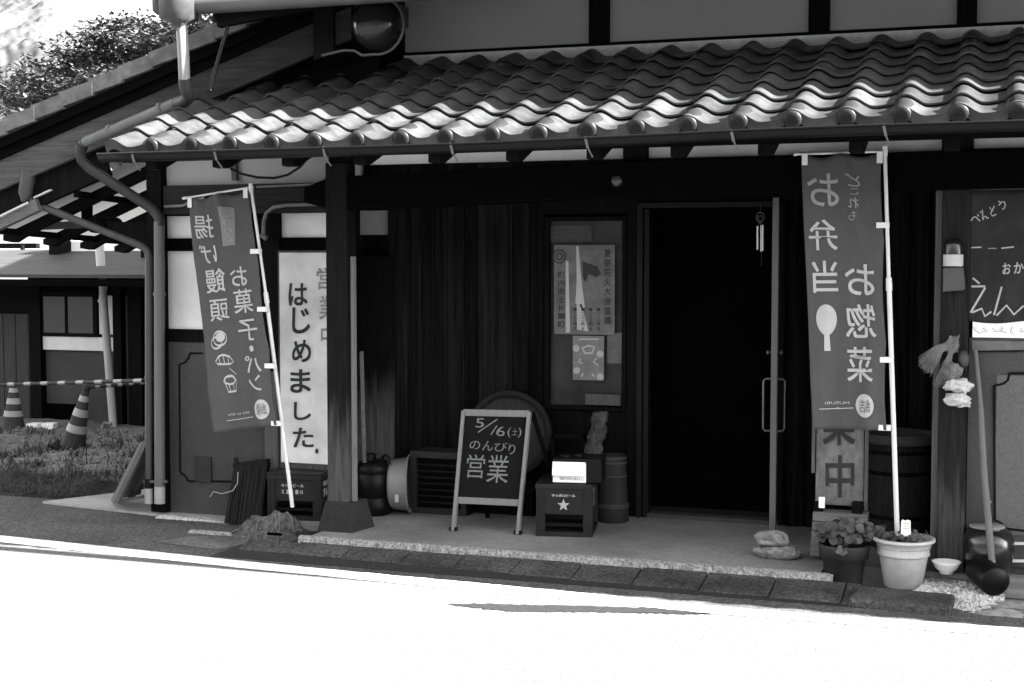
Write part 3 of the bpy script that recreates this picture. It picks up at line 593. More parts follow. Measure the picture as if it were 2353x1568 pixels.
b=MB(); b.bar(P(-20,508,Y=8.2),P(62,468,Y=8.2),.03,.012); b.bar(P(80,455,Y=8.245),P(118,437,Y=8.245),.03,.010); b.build('lit_edge',M('painted lit edge',.4,.5,.1,5,bump=0),house)  # sunlit top edge of the rafter put in as pale strips
b=MB(); b.bar(P(28,523,Y=8.6),P(200,516,Y=8.6),.08,.05); b.build('tie_beam',M('tie beam',.02,.7,.3,5,WX,.2),house)
b=MB(); b.bar(P(200,435,Y=8.75),P(200,508,Y=8.75),.06,.055,(0,1,0)); b.build('strut',m_dark,house)
b=MB(); b.lathe(P(213,517,Y=8.5),[(.0,0),(.055,.0),(.06,.04),(.06,.28)],14,(0,1,0)); b.build('log_purlin',m_dark,house)
b=MB(); b.prism([P(244,509,Y=8.52),P(340,512,Y=8.52),P(342,572,Y=8.52),P(300,558,Y=8.52),P(250,528,Y=8.52)],(0,.06,0)); b.build('gusset',m_dark,house)
b=MB(); b.lathe(P(62,425,Y=8.23),[(.02,-.12),(.05,-.06),(.055,.1)],10,(.2,0,.9)); b.build('gutter_outlet',m_dpipe,house)
# dark round-ended end piece where the lean-to meets the upper wall
b=MB(); c=P(877,62,Y=8.3); b.lathe(c,[(.160,.0),(.163,-.05),(.158,-.10),(.140,-.15),(.108,-.185),(.06,-.205),(.001,-.21)],40,(0,1,0)); b.build('drum_end',M('black lacquer',.012,.16,.2,4,bump=.03,spec=.35),house)
b=MB(); b.prism([(-4.20,8.17,2.96),(-4.06,8.17,3.0),(-4.06,8.17,3.5),(-4.20,8.17,3.5)],(0,.4,0)); b.build('end_block',m_dark,house)
cc=P(877,62,Y=8.2); b=MB(); b.tube([P(740,128,Y=8.12),P(790,116,Y=8.1),P(815,117,Y=8.1),P(832,128,Y=8.12)]+[cc+V((.172*math.cos(t),-.05,.178*math.sin(t))) for t in [R(a) for a in range(-100,75,12)]],.009,8); b.build('bent_conduit',M('grey conduit',.05,.5,.2,9,bump=0),house)
b=MB(); b.tube([P(523,62,Y=7.85),P(505,125,Y=7.8),P(493,170,Y=7.8),P(483,210,Y=7.75)],.012,8); b.build('stay_rod',m_blk,house)
b=MB(); b.box(-5.5,-3.95,8.6,8.63,2.45,3.2); b.box(-5.5,-3.9,9.12,9.2,2.3,3.5); b.build('lean_to_wall',m_dark,house)
# ---- left bay front wall (Y 8.5)
YL=8.5
b=MB(); b.box(-5.55,-4.30,YL+.02,YL+.12,-.1,2.62); b.build('bay_wall',m_dark,house)
def panel(name,mat,x0,y0,x1,y1,Y,d,par=house,bev=0,lab=None):
    p=P(x0,y0,Y=Y);q=P(x1,y1,Y=Y); b=MB(); b.box(p.x,q.x,Y,Y+d,p.z,q.z); return b.build(name,mat,par,bevel=bev,label=lab)
panel('plaster_panel',m_plas,379,757,520,496,YL-.005,.05)
panel('plaster_panel',m_plas,648,546,757,489,YL-.005,.05)
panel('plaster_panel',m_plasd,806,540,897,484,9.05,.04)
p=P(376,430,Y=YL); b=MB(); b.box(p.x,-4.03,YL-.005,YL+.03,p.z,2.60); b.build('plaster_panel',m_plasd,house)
b=MB(); b.bar(P(540,415,Y=YL-.03),P(538,370,Y=YL-.03),.035,.03,(0,1,0)); b.build('strut',m_woodm,house)
p=P(375,427,Y=YL-.06);q=P(760,482,Y=YL-.06); b=MB(); b.box(p.x,-4.12,YL-.06,YL+.02,q.z-.02,p.z); b.build('beam',M('mid beam',0.02,.75,.4,4,WX,.2,spec=0.04),house)
p=P(375,482,Y=YL);q=P(760,496,Y=YL); 
b=MB(); b.box(-5.53,-4.12,YL-.03,YL+.02,1.757,1.845); b.build('beam',m_darkx,house)
for px0,px1,Yq in ((612,647,YL),(897,940,9.05)):
    a=P(px0,600,Y=Yq).x; c=P(px1,600,Y=Yq).x; b=MB(); b.box(a,c,Yq-.04,Yq+.05,-.05,2.1); b.build('post',m_dark if px0<700 else m_siding,house)
b=MB(); a=P(820,900,Y=9.0).x; c=P(905,900,Y=9.0).x; b.box(a,c,8.98,9.04,0,1.72); b.build('weathered_board',m_post2,house)
# left wainscot with a moulded panel groove
W0=P(381,757,Y=YL-.01); W1=P(614,1165,Y=YL-.01)
b=MB(); b.box(W0.x,W1.x,YL-.012,YL+.04,-.1,W0.z); b.build('wainscot',m_render,house)
b=MB(); b.box(W0.x,W1.x,YL-.022,YL+.0,W0.z-.085,W0.z+.004); b.build('wainscot_cap',m_dark,house)
m_grv=M('groove shadow line',.008,.9,.2,9,bump=0,spec=.03)  # shade of the groove drawn as dark raised bars
def groove(name,pts,Y,wd=.012,mat=m_grv,par=house):
    b=MB(); q=[P(x,y,Y=Y) for x,y in pts]
    for i in range(len(q)-1): b.bar(q[i],q[i+1],wd,.006,(0,1,0))
    b.build(name,mat,par)
groove('panel_groove',[(465,812),(437,812),(432,825),(424,834),(412,838),(414,1085),(425,1093),(433,1106),(600,1107)],YL-.016)
panel('vent',M('vent dark',.02,.8,.3,9,bump=.1),448,1107,484,1051,YL-.03,.03)
b=MB(); 
for k in range(7): y=1056+k*7; p=P(450,y,Y=YL-.034); q=P(482,y,Y=YL-.034); b.bar(p,q,.008,.004)
# sign panel boards
b=MB(); a=P(645,1140,Y=YL-.03); c=P(770,580,Y=YL-.03); k=a.x
while k<c.x: b.box(k,min(k+.085,c.x)-.004,YL-.04-random.random()*.004,YL,0.0,1.76); k+=.085
b.build('board_panel',m_sun_w,house)
a=P(618,1140,Y=YL).x; b=MB(); b.box(a,P(648,1100,Y=YL).x,YL-.05,YL,-.1,.95); b.build('board_trim',m_woodm,house)
# conduits and cables
m_cond=M('pale conduit',.13,.5,.2,9,bump=0)
b=MB(); b.tube([P(378,475,Y=8.42),P(420,473,Y=8.42),P(435,466,Y=8.42),P(470,455,Y=8.42)],.010,8); b.build('conduit',m_cond,house)
b=MB(); b.tube([P(605,540,Y=8.42),P(606,510,Y=8.42),P(612,490,Y=8.42),P(628,477,Y=8.42),P(660,472,Y=8.42),P(757,469,Y=8.42)],.013,8); b.tube([P(600,540,Y=8.42),P(612,548,Y=8.42)],.018,8); b.build('conduit',m_cond,house)
b=MB(); b.tube([P(590,430,Y=8.42),P(760,422,Y=8.42)],.008,8); b.build('conduit',m_cond,house)
b=MB(); b.tube([P(x_,y_,Y=7.9) for x_,y_ in ((530,388),(555,400),(590,408),(630,410),(662,402),(690,384),(705,366))],.008,8); b.build('cable',m_blk,house)
# ---- recessed entrance wall (Y 9.1)
YW=9.1
b=MB(); b.box(-4.36,-4.30,8.52,YW,0,2.6); b.build('return_wall',m_siding,house)
b=MB(); x=-4.30; tn=[]
while x<-2.97:
    wd=random.uniform(.09,.14); b.box(x,min(x+wd,-2.96)-.006,YW-random.uniform(0,.010),YW+.05,0,2.7); x+=wd; tn+=[random.uniform(.55,1.6)]*6
o=b.build('siding',m_siding2,house); o.data.attributes.new('tone','FLOAT','FACE').data.foreach_set('value',tn)
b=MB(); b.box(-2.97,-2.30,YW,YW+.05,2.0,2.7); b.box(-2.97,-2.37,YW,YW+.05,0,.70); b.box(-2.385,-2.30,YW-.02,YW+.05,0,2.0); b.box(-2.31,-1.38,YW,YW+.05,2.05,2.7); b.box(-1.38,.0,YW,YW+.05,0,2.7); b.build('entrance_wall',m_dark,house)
b=MB()
for k in range(9): x=-1.33+.125*k; b.box(x,x+.10,YW-.02,YW+.01,0,2.3)
b.build('entrance_cladding',m_siding,house)
b=MB(); b.box(-.24,-.18,8.2,YW,0,2.6); b.build('return_wall',m_siding,house)
b=MB(); b.box(-3.8,-.24,8.15,YW,2.68,2.72); b.build('porch_ceiling',m_dark,house)
# room seen through the doorway
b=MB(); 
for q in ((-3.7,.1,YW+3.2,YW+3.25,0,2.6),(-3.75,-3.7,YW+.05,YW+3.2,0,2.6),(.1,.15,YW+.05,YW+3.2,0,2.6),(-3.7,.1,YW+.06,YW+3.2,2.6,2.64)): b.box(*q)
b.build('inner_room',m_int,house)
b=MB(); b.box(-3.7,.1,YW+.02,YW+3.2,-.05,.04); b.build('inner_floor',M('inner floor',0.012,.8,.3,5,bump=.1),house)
b=MB(); b.box(-2.24,-1.38,YW-.03,YW+.1,-.05,.028); b.build('threshold',M('threshold',0.05,.8,.3,8,bump=.2),house)
# door frame and glazed leaf swung outwards
b=MB(); b.box(-2.312,-2.275,YW-.05,YW+.06,0,2.06); b.box(-2.270,-2.235,YW-.03,YW+.05,0,2.03); b.box(-2.31,-1.38,YW-.045,YW+.055,2.035,2.07); b.box(-1.40,-1.36,YW-.02,YW+.05,0,2.07)
dframe=b.build('door_frame',M('door frame metal',0.01,.5,.3,8,(4,4,.5),.05,spec=0.06),house,bevel=.003)
h0=V((-1.303,8.35,0)); h1=V((-1.405,9.06,0)); dd=(h1-h0).normalized(); dn_=V((dd.y,-dd.x,0)); L=(h1-h0).length
lo=0.035; hi=2.062
def leaf(mb,s0,s1,z0,z1,th): mb.frame(h0+dd*s0-dn_*th/2+V((0,0,z0)),dd,dn_,(0,0,1),s1-s0,th,z1-z0)
b=MB(); leaf(b,0,.055,lo,hi,.036); leaf(b,L-.05,L,lo,hi,.034); leaf(b,.055,L-.05,lo,lo+.16,.032); leaf(b,.055,L-.05,hi-.06,hi,.032); door=b.build('door',M('aluminium door',0.08,.5,.15,6,(4,4,.5),.03),house,bevel=.002)
b=MB(); leaf(b,.055,L-.05,lo+.16,hi-.06,.006); b.build('door_glass',m_glass,door)
for sg in (1,-1):
    o=h0+dd*.10; b=MB(); z0,z1=.685,.995; r=.062
    b.tube([o+dn_*sg*.016+V((0,0,z1)),o+dn_*sg*(r-.012)+V((0,0,z1)),o+dn_*sg*r+V((0,0,z1-.014)),o+dn_*sg*r+V((0,0,z0+.014)),o+dn_*sg*(r-.012)+V((0,0,z0)),o+dn_*sg*.016+V((0,0,z0))],.0075,8); b.build('handle',m_brk,door)
    b=MB(); b.lathe(h0+dd*.06+V((0,0,1.155)),[(.008,.016),(.008,.03),(.015,.034),(.015,.046)],12,dn_*sg); b.build('lock_knob',m_brk,door)
# display window with posters behind the glass
b=MB(); wx0,wx1,wz0,wz1=-2.955,-2.388,.695,1.985
for q in ((wx0,wx0+.035,wz0,wz1),(wx1-.03,wx1,wz0,wz1),(wx0+.035,wx1-.03,wz1-.03,wz1),(wx0+.035,wx1-.03,wz0,wz0+.03)): b.box(q[0],q[1],YW-.03,YW+.04,q[2],q[3])
win=b.build('display_window',m_dark,house,bevel=.004)
b=MB(); b.box(wx0+.035,wx1-.03,YW+.01,YW+.02,wz0+.03,wz1-.03); b.build('pane',m_frost,win)
def PW(x,y): return P(x,y,Y=YW+.004)
def surfpx(Y,off=0):   # surface addressed in survey pixels on plane Y
    return lambda u,v:P(u,v,Y=Y)+V((0,-off,0))
panel('backing_board',M('notice board',.05,.8,.3,6,WX,.1),1262,557,1360,518,YW+.002,.006,win); panel('backing_board',M('pale card',.10,.8,.3,6,bump=.1),1395,835,1437,765,YW-.002,.004,win)
panel('sill_ledge',m_woodm,1345,930,1425,908,YW-.06,.06,win)
groove('window_stay',[(1334,560),(1352,536),(1362,524)],YW-.012,.006,m_woodm,win)
sf=surfpx(YW-.034,.0)
post1=thing('festival_poster',PW(1342,768),'larger dim poster with lettered borders in the display window','poster')
panel('sheet',M('poster sheet',0.13,.6,.35,7,bump=0,stain=.3,stainscale=6,spec=0.1),1273,768,1413,563,YW-.030,.003,post1)
b=MB(); s2=surfpx(YW-.033)
b.add([s2(1324,566),s2(1329,566),s2(1334,620),s2(1338,660),s2(1344,706),s2(1341,716),s2(1332,702),s2(1322,698),s2(1325,650)],[tuple(range(9))]); b.add([s2(1300,600),s2(1306,600),s2(1310,765),s2(1300,765)],[(0,1,2,3)]); b.add([s2(1325,700),s2(1337,700),s2(1352,762),s2(1326,758)],[(0,1,2,3)]); b.build('pale_print',M('poster light print',0.34,.6,.1,9,bump=0),post1)
b=MB(); s3=surfpx(YW-.034)
b.add([s3(1338,600+0),s3(1352,606),s3(1372,612),s3(1382,630),s3(1370,638),s3(1352,630),s3(1346,650),s3(1340,640)],[tuple(range(8))])
for j in range(8): put(b,'夏祭花火大会盆踊'[j],s3,1388,1404,574+j*22,591+j*22,.01)
for j in range(7): put(b,'町内安全祈願'[j%6],s3,1282,1298,625+j*19,639+j*19,.01)
for i_ in range(4):
    for j in range(5): put(b,'一二三四五'[j],s3,1318+i_*18,1325+i_*18,708+j*11,715+j*11,.02)
stroke(b,[(1285+14*math.cos(R(a)),590+15*math.sin(R(a))) for a in range(0,360,20)],3,s3,True); stroke(b,[(1285+7*math.cos(R(a)),590+8*math.sin(R(a))) for a in range(0,360,20)],3,s3,True)
b.build('lettering',m_ink,post1)
post2=thing('market_flyer',PW(1352,873),'smaller patterned flyer below the larger window poster','poster')
panel('sheet',M('flyer sheet',0.14,.6,.25,12,bump=0),1316,873,1388,773,YW-.030,.003,post2)
b=MB(); s2=surfpx(YW-.034)
for cx,cy in ((1324,801),(1379,814),(1325,852),(1379,866)):
    b.add([s2(cx+8*math.cos(R(a)),cy+8*math.sin(R(a))) for a in range(0,360,30)],[tuple(range(12))])
stroke(b,[(1338,800),(1344,812),(1360,812),(1366,798),(1352,795)],5,s2,True)
for pp in ([(1334,825),(1330,832),(1338,836)],[(1372,822),(1364,832),(1374,840)],[(1340,858),(1335,866)],[(1360,858),(1366,866)],[(1330,780),(1376,780)]): stroke(b,pp,3.5,s2)
b.build('lettering',m_prt,post2)
# round alarm lamp on beam
b=MB(); c=P(1419,416,Y=8.0); b.lathe((c.x,8.0,c.z),[(.031,0),(.032,-.02),(.027,-.035),(.012,-.042),(.001,-.043)],20,(0,1,0)); b.build('round_lamp',M('lamp glass',0.05,.3,.2,9,bump=0),house)
b=MB(); b.lathe((c.x,8.0,c.z),[(.0345,0),(.0345,-.016),(.031,-.018)],20,(0,1,0),cap=False); b.build('lamp_rim',m_gut,house)
# ---- right wall (Y 8.1)
YR=8.1
b=MB(); b.box(-.21,6.2,YR,YR+.1,-.05,P(2260,778,Y=YR).z); b.build('wainscot',m_render,house)
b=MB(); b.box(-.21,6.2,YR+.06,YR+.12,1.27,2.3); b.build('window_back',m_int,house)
b=MB(); b.box(-.215,6.2,YR-.008,YR+.04,2.10,2.30); b.build('lintel',m_dark,house)
p=P(2230,806,Y=YR); b=MB(); b.box(-.195,6.2,YR-.012,YR,p.z,1.265); b.build('sill_band',M('grey sill',0.11,.85,.2,30,bump=.3,stain=.2),house)
p=P(2232,777,Y=YR-.0); q=P(2232,741,Y=YR); b=MB(); b.box(-.195,6.2,YR+.03,YR+.045,p.z+.002,q.z+.03); b.build('mirror_strip',m_mirror,house)  # made-up mirror strip giving the bright window reflection below the curtain
groove('panel_groove',[(2240,808),(2400,806)],YR-.014,.008)
groove('panel_groove',[(2400,858),(2320,858),(2316,874),(2306,882),(2284,887),(2286,1196),(2298,1200),(2312,1215),(2400,1225)],YR-.006,.012)
x_=P(2290,900,Y=YR).x; b=MB(); b.box(x_,6.2,YR-.006,YR+.0,.16,P(2300,862,Y=YR).z); b.build('wainscot_panel',M('pale render',0.1,.9,.16,55,bump=.4,bscale=130,spec=.1),house)
panel('floor_grille',M('floor grille',.05,.8,.3,9,bump=.1),2318,1302,2420,1235,YR-.012,.012)
b=MB()
for y_ in (1249,1289): b.bar(P(2318,y_,Y=YR-.02),P(2420,y_+1,Y=YR-.02),.012,.014)
b.build('grille_rail',M('pale rail',.6,.6,.1,9,bump=0),house)
# outside right: unseen wall added to keep the low sun from under the canopy
b=MB(); b.box(6.2,6.35,7.9,9.2,-.1,2.6); b.build('sun_block_wall',m_dark,house)
# ================================================================= THINGS
# noren curtain
p0=P(2228,438,Y=8.04); pr_=P(2353,440,Y=8.04); ZB=P(2230,738,Y=8.04).z
cur=thing('shop_curtain',(p0.x,8.04,ZB),'dark cloth shop curtain with white brush lettering hung over the window','curtain')
def ncl(u,v): return V((p0.x+1.5*u,8.045+.012*math.sin(u*38)*v+.006*math.sin(u*75+1)*v,p0.z+(ZB-.02*u-.01*math.sin(u*20)-p0.z)*v))
b=MB(); b.sheet(ncl,80,20); b.build('cloth',m_noren,cur,solid=.003)
def npx(x,y):
    q=P(x,y,Y=8.04); u=(q.x-p0.x)/1.5; v=(q.z-p0.z)/(ZB-p0.z); return ncl(u,v)+V((0,-.006,0))
for grp,wd in (([[(2231,508),(2236,500),(2242,498),(2252,508)],[(2246,492),(2249,497)],[(2252,486),(2254,489)]],2.6),([[(2257,482),(2259,505),(2262,496),(2266,497),(2268,502),(2272,499)]],2.6),([[(2274,476),(2279,484),(2285,473),(2281,482),(2276,490),(2281,496),(2289,492)]],2.6),([[(2294,462),(2300,466)],[(2295,472),(2302,464),(2308,464),(2310,470),(2308,478),(2303,481)]],2.6),
  ([[(2232,658),(2264,655)],[(2264,658),(2230,718)],[(2234,717),(2256,706),(2263,723),(2278,712)],[(2235,638),(2251,650)]],4.5),([[(2302,656),(2284,720)],[(2290,721),(2313,699),(2330,722),(2352,704)]],4.5),([[(2232,569),(2255,567)]],3),([[(2301,569),(2330,567)]],3),([[(2232,434),(2290,431)]],3)):
    b=MB()
    for pts in grp: stroke(b,pts,wd,npx)
    b.build('lettering',m_prt,cur)
for ch,x0,x1 in (('お',2304,2322),('か',2330,2352),('ず',2358,2382)):
    b=MB(); put(b,ch,npx,x0,x1,603,628,.02); b.build('lettering',m_prt,cur)
b=MB(); stroke(b,[(2270,569),(2290,569)],2,npx); b.build('faint_mark',m_prtd,cur)
b=MB(); b.tube([(p0.x-.02,8.055,p0.z+.005),(p0.x+1.52,8.055,p0.z+.01)],.010,8); b.build('rod',m_woodm,cur)
b=MB(); rr=random.Random(5)
for k in range(14): x=p0.x+.03+.05*k; b.tube([(x,8.06,ZB-.03-.01*rr.random()),(x+rr.uniform(-.02,.03),8.05,ZB-.055),(x+rr.uniform(-.01,.05),8.05,ZB-.05-rr.random()*.02)],.0016,5)
b.build('fringe',m_ink,cur)
# banners
def banner(name,label,tl,tr,bl,br,Y,pole,pr,marks,join,tabs,toptabs,cross,yb):
    root=thing(name,P(pole[1][0],pole[1][1],Y=yb),label,'banner','banners on white poles')
    TL,TR,BL,BR=[P(x,y,Y=Y) for x,y in (tl,tr,bl,br)]
    def S_(u,v):
        uu=u-.030*max(0,u)**5*abs(math.sin(math.pi*(2.7*v+.15))); vd=v+.014*max(0,1-v)**8*math.sin(2*math.pi*u)**2
        p=(TL*(1-uu)+TR*uu)*(1-vd)+(BL*(1-uu)+BR*uu)*vd
        g=.022*math.sin(u*5.2+v*3)*v+.012*math.sin(v*9+u*4)*(1-u)+.005*math.sin(u*19+v*6)*(.3+v)+.010*math.exp(-((u-.15-.3*v)/.07)**2)*max(0,1-v*2.2)+.003*mnoise.noise(V((u*5,v*14,2)))*3+.030*math.exp(-((u-.50-.72*v)/.085)**2)*max(0,1-v*1.6)+.012*math.exp(-((u-.95+.25*v)/.10)**2)*v
        return p+V((0,-g,0))
    b=MB(); b.sheet(S_,28,60); cl=b.build('cloth',m_cloth,root,solid=.0015)
    S2=lambda u,v:S_(u,v)+V((0,-.005,0))
    for i,(nm,mt,fn) in enumerate(marks):
        b=MB(); fn(b,S2,S_); b.build(nm,mt,cl)
    b=MB(); pp=[P(*pole[0],Y=Y),P(*join,Y=Y+(yb-Y)*.5),P(*pole[1],Y=yb)]
    b.tube([pp[0],pp[1]],pr*.75,12); b.tube([pp[1]-(pp[1]-pp[0]).normalized()*.03,pp[2]],pr,12); b.tube([pp[1]-(pp[1]-pp[0]).normalized()*.05,pp[1]+(pp[2]-pp[1]).normalized()*.02],[pr*1.15,pr*1.3],12); b.build('pole',m_pole,root)
    b=MB(); b.tube([P(*cross[0],Y=Y),P(*cross[1],Y=Y)],.0065,10); b.lathe(P(*cross[0],Y=Y),[(.009,-.01),(.009,.02)],8,(1,0,.15)); b.build('crossbar',m_pole,root)
    b=MB(); c=P(*pole[0],Y=Y); b.tube([c+V((0,0,.005)),c+V((.004,0,-.05))],.013,10); b.build('pole_cap',m_tab,root)
    for (x,y) in tabs:
        c=P(x,y,Y=Y); b=MB(); b.obox(c+V((-.012,-.014,0)),(.066,.004,.03)); b.obox(c+V((-.012,.014,0)),(.066,.004,.03)); b.obox(c+V((.020,0,0)),(.004,.03,.03)); b.build('loop',m_tab,root)
    for (x,y) in toptabs:
        c=P(x,y,Y=Y); b=MB(); b.obox(c+V((0,-.012,-.012)),(.03,.004,.062)); b.obox(c+V((0,.010,-.012)),(.03,.004,.062)); b.build('loop',m_tab,root)
    return root
def bez(*p): return p
def blobstroke(b,pts,S,w): stroke(b,pts,w,S)
def circ(cx,cy,rx,ry,a0=0,a1=360,st=15): return [(cx+rx*math.cos(R(a)),cy+ry*math.sin(R(a))) for a in range(a0,a1+1,st)]
def disc(b,S,cx,cy,rx,ry):
    ring=[(math.cos(R(15*k)),math.sin(R(15*k))) for k in range(24)]; vs=[S(cx,cy)]
    for f in (.35,.7,1): vs+=[S(cx+rx*f*a,cy+ry*f*c) for a,c in ring]
    b.add(vs,[(0,1+k,1+(k+1)%24) for k in range(24)]+[(1+24*q+k,25+24*q+k,25+24*q+(k+1)%24,1+24*q+(k+1)%24) for q in (0,1) for k in range(24)])
def left_print(b,S,_):
    for ch,u0,u1,v0,v1 in (('揚',.07,.36,.075,.175),('げ',.10,.36,.205,.285),('饅',.13,.43,.31,.41),('頭',.15,.43,.44,.53)): put(b,ch,S,u0,u1,v0,v1,.007,True)
    for ch,u0,u1,v0,v1 in (('お',.52,.80,.315,.395),('菓',.54,.86,.41,.51),('子',.56,.88,.54,.63),('パ',.60,.87,.695,.765),('ン',.62,.84,.78,.845)): put(b,ch,S,u0,u1,v0,v1,.009,True)
    disc(b,S,.725,.665,.038,.013)
    disc(b,S,.80,.925,.125,.042)
    disc(b,S,.27,.60,.07,.020)
    for p in (circ(.20,.622,.085,.024,0,345),circ(.26,.605,.10,.03,0,345),[(.17,.70),(.22,.68),(.28,.675),(.36,.685),(.42,.71),(.36,.718),(.27,.715),(.20,.712)],): stroke(b,p,.008,S,True)
    for p in ([(.22,.68),(.23,.713)],[(.28,.676),(.29,.716)],[(.34,.683),(.345,.717)]): stroke(b,p,.008,S)
    for p in ([(.24,.79),(.28,.77),(.36,.77),(.43,.79),(.42,.80),(.40,.835),(.28,.835),(.26,.80)],circ(.33,.785,.08,.018,0,345)): stroke(b,p,.008,S,True)
    stroke(b,[(.34,.735),(.44,.765)],.004,S)
    for p in ([(.30,.80),(.31,.832)],[(.37,.80),(.37,.832)],): stroke(b,p,.008,S)
    put(b,'EN to EN',S,.24,.56,.927,.936,.0,True); stroke(b,[(.20,.955),(.40,.955),(.62,.953)],.003,S)
def left_seal(b,S,_): put(b,'縁',lambda u,v:S(u,v)+V((0,-.003,0)),.72,.88,.90,.95,.0,True)
def left_patch(b,S,_): b.sheet(lambda u,v:_(.49+.23*u-.03*v,.055+.165*v)+V((0,-.003,0)),6,6)
def left_patcht(b,S,_):
    for j,ch in enumerate('手作りの'): put(b,ch,lambda u,v:S(u,v)+V((0,-.004,0)),.535,.66,.068+j*.037,.098+j*.037,.0,True)
banner('bakery_banner','leaning grey banner with mirrored bread lettering and pastry drawings','',1,1,1,1,1,1,1,1,1,1,1) if False else None
banner('bakery_banner','grey banner with pastry drawings leaning beside the corner drainpipes',(434,455),(574,438),(492,996),(641,976),7.97,((576,424),(672,1166)),.0125,
  [('lettering',m_prt,left_print),('seal_mark',m_inkf,left_seal),('patch',m_clothp,left_patch),('patch_lettering',m_prtd,left_patcht)],(613,690),((592,578),(608,711),(625,841),(640,973)),((438,462),(497,452),(566,440)),((423,456),(582,430)),8.02)
def right_print(b,S,_):
    for ch,u0,u1,v0,v1 in (('弁',.06,.41,.235,.345),('当',.08,.40,.385,.50)): put(b,ch,S,u0,u1,v0,v1,.010,True)
    for ch,u0,u1,v0,v1 in (('お',.50,.88,.40,.51),('惣',.49,.88,.545,.665),('菜',.49,.83,.70,.825)): put(b,ch,S,u0,u1,v0,v1,.010,True)
    out=[(.135*math.sin(R(a)),-.052*math.cos(R(a))+(.012*(1-abs(math.sin(R(a)))) if 90<a<270 else 0)) for a in range(0,360,12)]; n=len(out)
    vs=[S(.24,.595)]
    for f in (.35,.7,1): vs+=[S(.24+f*p,.595+f*q) for p,q in out]
    b.add(vs,[(0,1+k,1+(k+1)%n) for k in range(n)]+[(1+n*q+k,1+n*(q+1)+k,1+n*(q+1)+(k+1)%n,1+n*q+(k+1)%n) for q in (0,1) for k in range(n)])
    b.sheet(lambda u,v:S(.208-.008*v+u*(.064+.016*v),.642+.07*v),4,5)
    disc(b,S,.71,.912,.128,.043); put(b,'MUSUBI',S,.18,.50,.898,.908,.0,True); stroke(b,[(.1,.925),(.55,.922)],.003,S); b.add([S(.32,.92),S(.36,.92),S(.34,.926)],[(0,1,2)])
def right_top(b,S,_):
    put(b,'お',S,.07,.45,.065,.185,.010,True)
    for ch,u0,u1,v0,v1 in (('ど',.55,.72,.07,.115),('こ',.60,.70,.122,.145),('れ',.57,.70,.155,.195),('も',.57,.67,.203,.24)): put(b,ch,S,u0,u1,v0,v1,.01,True)
def right_seal(b,S,_): put(b,'結',lambda u,v:S(u,v)+V((0,-.003,0)),.63,.79,.89,.937,.0,True)
banner('lunch_banner','grey banner with a rice paddle drawing standing in the pale flower pot',(1841,356),(2028,352),(1868,987),(2040,988),7.90,((2033,338),(2062,1236)),.0135,
  [('lettering',m_prt,right_print),('upper_lettering',M('upper print',0.22,.9,.08,40,bump=0),right_top),('seal_mark',m_inkf,right_seal)],(2043,660),((2034,518),(2042,827),(2038,983)),((1850,362),(1932,360),(2022,357)),((1828,355),(2040,348)),7.90)
# mound holding the left banner
md=thing('banner_weight',(-4.4,8.05,-.06),'rough grey mortar mound holding the pastry banner pole','stand')
b=MB(); ring=56; prf=[(1.0,-.0),(.96,.012),(.9,.03),(.82,.05),(.73,.075),(.64,.10),(.55,.125),(.45,.148),(.36,.165),(.25,.176),(.13,.18),(.001,.18)]
vs=[];cx,cy=-4.40,8.02
def mound(r,h,a):
    k=(1.28 if math.cos(a)<0 else .95)*(1+.22*mnoise.noise(V((math.cos(a)*1.3,math.sin(a)*1.3,h*5)))); q=V((r*k*math.cos(a)*.28,r*.145*math.sin(a),h))
    w_=mnoise.noise(q*14+V((3,1,2)))*.030+mnoise.noise(q*38)*.016+mnoise.noise(q*90)*.007
    return V((cx+q.x+w_*math.cos(a)*r,cy+q.y+w_*math.sin(a)*r,-.078+max(0,h*.9*(1-.35*r)+w_*(.3+min(1,h*9)))))
for r,h in prf:
    for j in range(ring): vs.append(mound(r,h,2*math.pi*j/ring))
b.add(vs,[(i*ring+j,i*ring+(j+1)%ring,(i+1)*ring+(j+1)%ring,(i+1)*ring+j) for i in range(len(prf)-1) for j in range(ring)])
b.build('mound',M('rough mortar',0.095,.95,.75,34,bump=1,bscale=60,stain=.5,stainscale=8,spec=.04),md)
b=MB(); rr=random.Random(2)
for k in range(15):
    a=rr.uniform(-2.9,-.3); a2=a+rr.uniform(-1.1,1.1); t0=rr.uniform(0,.5); q=[]
    for z in range(7):
        t=t0+(1-t0)*z/6*.8; idx=min(len(prf)-1,int(t*len(prf))); r,h=prf[idx]; q.append(mound(r,h,a+(a2-a)*z/6)+V((0,-.006,.004)))
    b.tube(q,.0017,4)
b.build('net_cord',M('net cord',.17,.9,.3,20,bump=0),md)
b=MB(); p=P(630,1228,Y=7.84); b.obox((p.x,7.845,p.z),(.10,.01,.016)); b.build('drain_slot',m_int,md)
b=MB(); p=P(690,1208,Z=-.06); b.obox((-4.14,7.98,-.04),(.2,.02,.05),rz=.5,rx=.2); b.build('flat_bar',m_drock,md)
